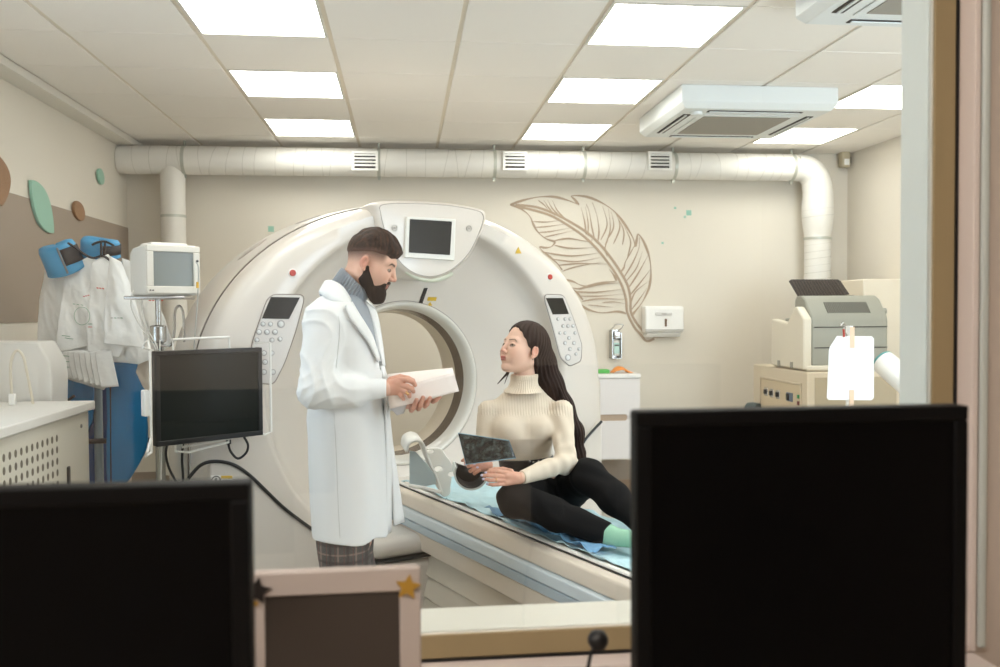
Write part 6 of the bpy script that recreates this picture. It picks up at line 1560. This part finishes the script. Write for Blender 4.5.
fo = sheet([(458, 433, 3.35), (509, 440.5, 3.31), (516, 458, 3.30), (466, 464.5, 3.325)], 'film_sheet', M_film, .002, FL, 12, .0)
ed = [W(*q) for q in ((458, 433, 3.3485), (509, 440.5, 3.3085), (516, 458, 3.2985), (466, 464.5, 3.3235))]
MB().tube(ed, .0018, 6, closed=True).build('blue_edge', mat('film_edge', (130, 170, 190), .4), FL)
# ================================================================ things lying on the table
M_bl = mat('sheet_blue', (186, 218, 226), .6, ns=6, na=.04, bump=.35, bs=40)
def lay(name, u0, u1, n0, n1, m, lab, seed, z0=.624, amp=.006, t_=.0015, nu=40, nn=110, edge=.0):
    rows = []
    for j in range(nn + 1):
        n_ = n0 + (n1 - n0) * j / nn; row = []
        for i in range(nu + 1):
            s = i / nu; u = u0 + (u1 - u0) * s + edge * noise.noise(Vector((n_ * 6, s * 2, seed)))
            q = Vector((u * 9, n_ * 7, seed)); w_ = (1 - 2.4 * abs(noise.noise(q))) + .5 * (1 - 2.5 * abs(noise.noise(q * 2.6)))
            zb = max(.612 - .5 * (.19 ** 2 - (u - TC) ** 2) if abs(u - TC) < .19 else .620, .594) + .004
            row.append(GT @ Vector((u, n_, max(zb, zb + (z0 - .624)) + max(0, amp * (w_ + .4)))))
        rows.append(row)
    return tag(MB().grid(rows).build(name, m, solid=t_, angle=180), lab, 'sheet')
lay('disposable_sheet', TC - .185, TC + .195, .28, 2.5, M_bl, 'pale blue disposable sheet covering the scanner table under the woman', 3, amp=.010, edge=.03)
_n0 = (GT.inverted() @ P(512, 508, Z=.63)).y; _n1 = (GT.inverted() @ P(600, 552, Z=.63)).y
lay('disposable_sheet', TC - .18, TC - .04, _n0, _n1, mat('sheet_deep', (112, 160, 196), .6, ns=6, na=.08, bump=.4, bs=40), 'deeper blue crumpled sheet by the table edge in front of the woman', 8, z0=.632, amp=.022, edge=.05, nu=30, nn=50)
# head holder: pierced white bracket with a side wing
HH = thing('head_holder', 'white plastic pierced head holder on the table between the man and the woman', 'head holder', P(440, 490, Y=4.12))
KY = 4.10; K = .0046
def H(x, y, Y=KY): return P(x, y, Y=Y)
def br(p):
    q = p
    pts = [H(427, 452), H(436, 456), H(443, 465), H(445, 478), H(445, 491)]; rs = [.020, .036, .034, .026, .026]
    d = chain(p, pts, rs, .02)
    d = su(d, cone(p, H(443, 470), H(452, 468), .022, .012), .02)
    d = su(d, cone(p, H(430, 462), H(441, 486), .018, .016), .02)
    yy = KY + .35 * (p[0] - H(436, 456).x) ** 2 * 4
    d = np.maximum(d, np.abs(p[1] - yy) - .011)
    for (cx, cy, rx_, rz_) in ((430, 451, .018, .009), (438.5, 468.5, .019, .013), (450.5, 474, .011, .010)):
        c = H(cx, cy); e = np.sqrt(((p[0] - c.x) / rx_) ** 2 + ((p[2] - c.z) / rz_) ** 2); d = np.maximum(d, (1 - e) * min(rx_, rz_))
    return d
lo, hi = H(418, 496), H(458, 442)
V_, F_ = sdf_arrays(br, (lo.x, KY - .05, lo.z - .01), (hi.x, KY + .06, hi.z), .0028)
np_obj('bracket', V_, F_, M_white, HH)
wing = smooth_path([H(*q) for q in ((406, 449, 4.02), (408, 441, 4.01), (415, 437.5, 4.02), (422, 440.5, 4.04), (425, 449, 4.06), (430, 462, 4.08), (436, 476, 4.09), (441, 490, 4.09))], 5)
rows = [[p + Vector((-.012 * k + .004, .05 * k - .02, .012 * (k - 1))) for p in wing] for k in range(3)]
MB().grid(rows).build('side_wing', M_white, HH, solid=.011, angle=180)
pan = [(409.5, 451), (409.5, 484.5), (424, 486.7), (436.5, 484), (435, 475), (427, 464), (416, 452)]
v = [H(x, y, 4.05) for x, y in pan]; v2 = [q + Vector((0, .008, 0)) for q in v]; k = len(pan)
MB().add(v + v2, [tuple(range(k)), tuple(range(2 * k - 1, k - 1, -1))] + [(i, (i + 1) % k, k + (i + 1) % k, k + i) for i in range(k)]).build('side_panel', mat('panel_blue_grey', (176, 190, 192), .3), HH, bevel=.002)
MB().tube([H(409, 485.5, 4.04), H(424, 488, 4.04), H(440, 492, 4.05)], .009, 8).build('base_rail', M_white, HH)
# black head cup
CP = thing('head_cup', 'black half round head cup with a white rim beside the woman\'s hands', 'head cup', H(470, 487, 3.95))
cc = H(470, 470, 3.95); R_c = .073
def cup(r0, r1, y0, y1, m, nm, a0=2.75, a1=6.25):
    rows = []
    A_ = np.linspace(a0, a1, 30)
    for (r_, y_) in ((r0, y0), (r1, y0), (r1, y1), (r0, y1), (r0, y0)): rows.append([(cc.x + r_ * cos(a), y_, cc.z + r_ * sin(a) * 1.0) for a in A_])
    b = MB().grid(rows)
    for e in (0, 29): b.add([rows[0][e], rows[1][e], rows[2][e], rows[3][e]], [(0, 1, 2, 3)])
    return b.build(nm, m, CP, angle=50)
cup(R_c - .004, R_c + .004, 3.87, 4.02, mat('rim_white', (214, 220, 216), .4), 'shell')
cup(R_c - .010, R_c - .0045, 3.872, 4.02, M_black, 'liner')
rows = [[(cc.x + r_ * cos(a), 4.0 + .02 * (1 - r_ / R_c), cc.z + r_ * sin(a)) for a in np.linspace(2.75, 6.25, 24)] for r_ in (.004, .03, R_c - .004)]
MB().grid(rows).build('back_pad', M_black, CP, solid=.006)
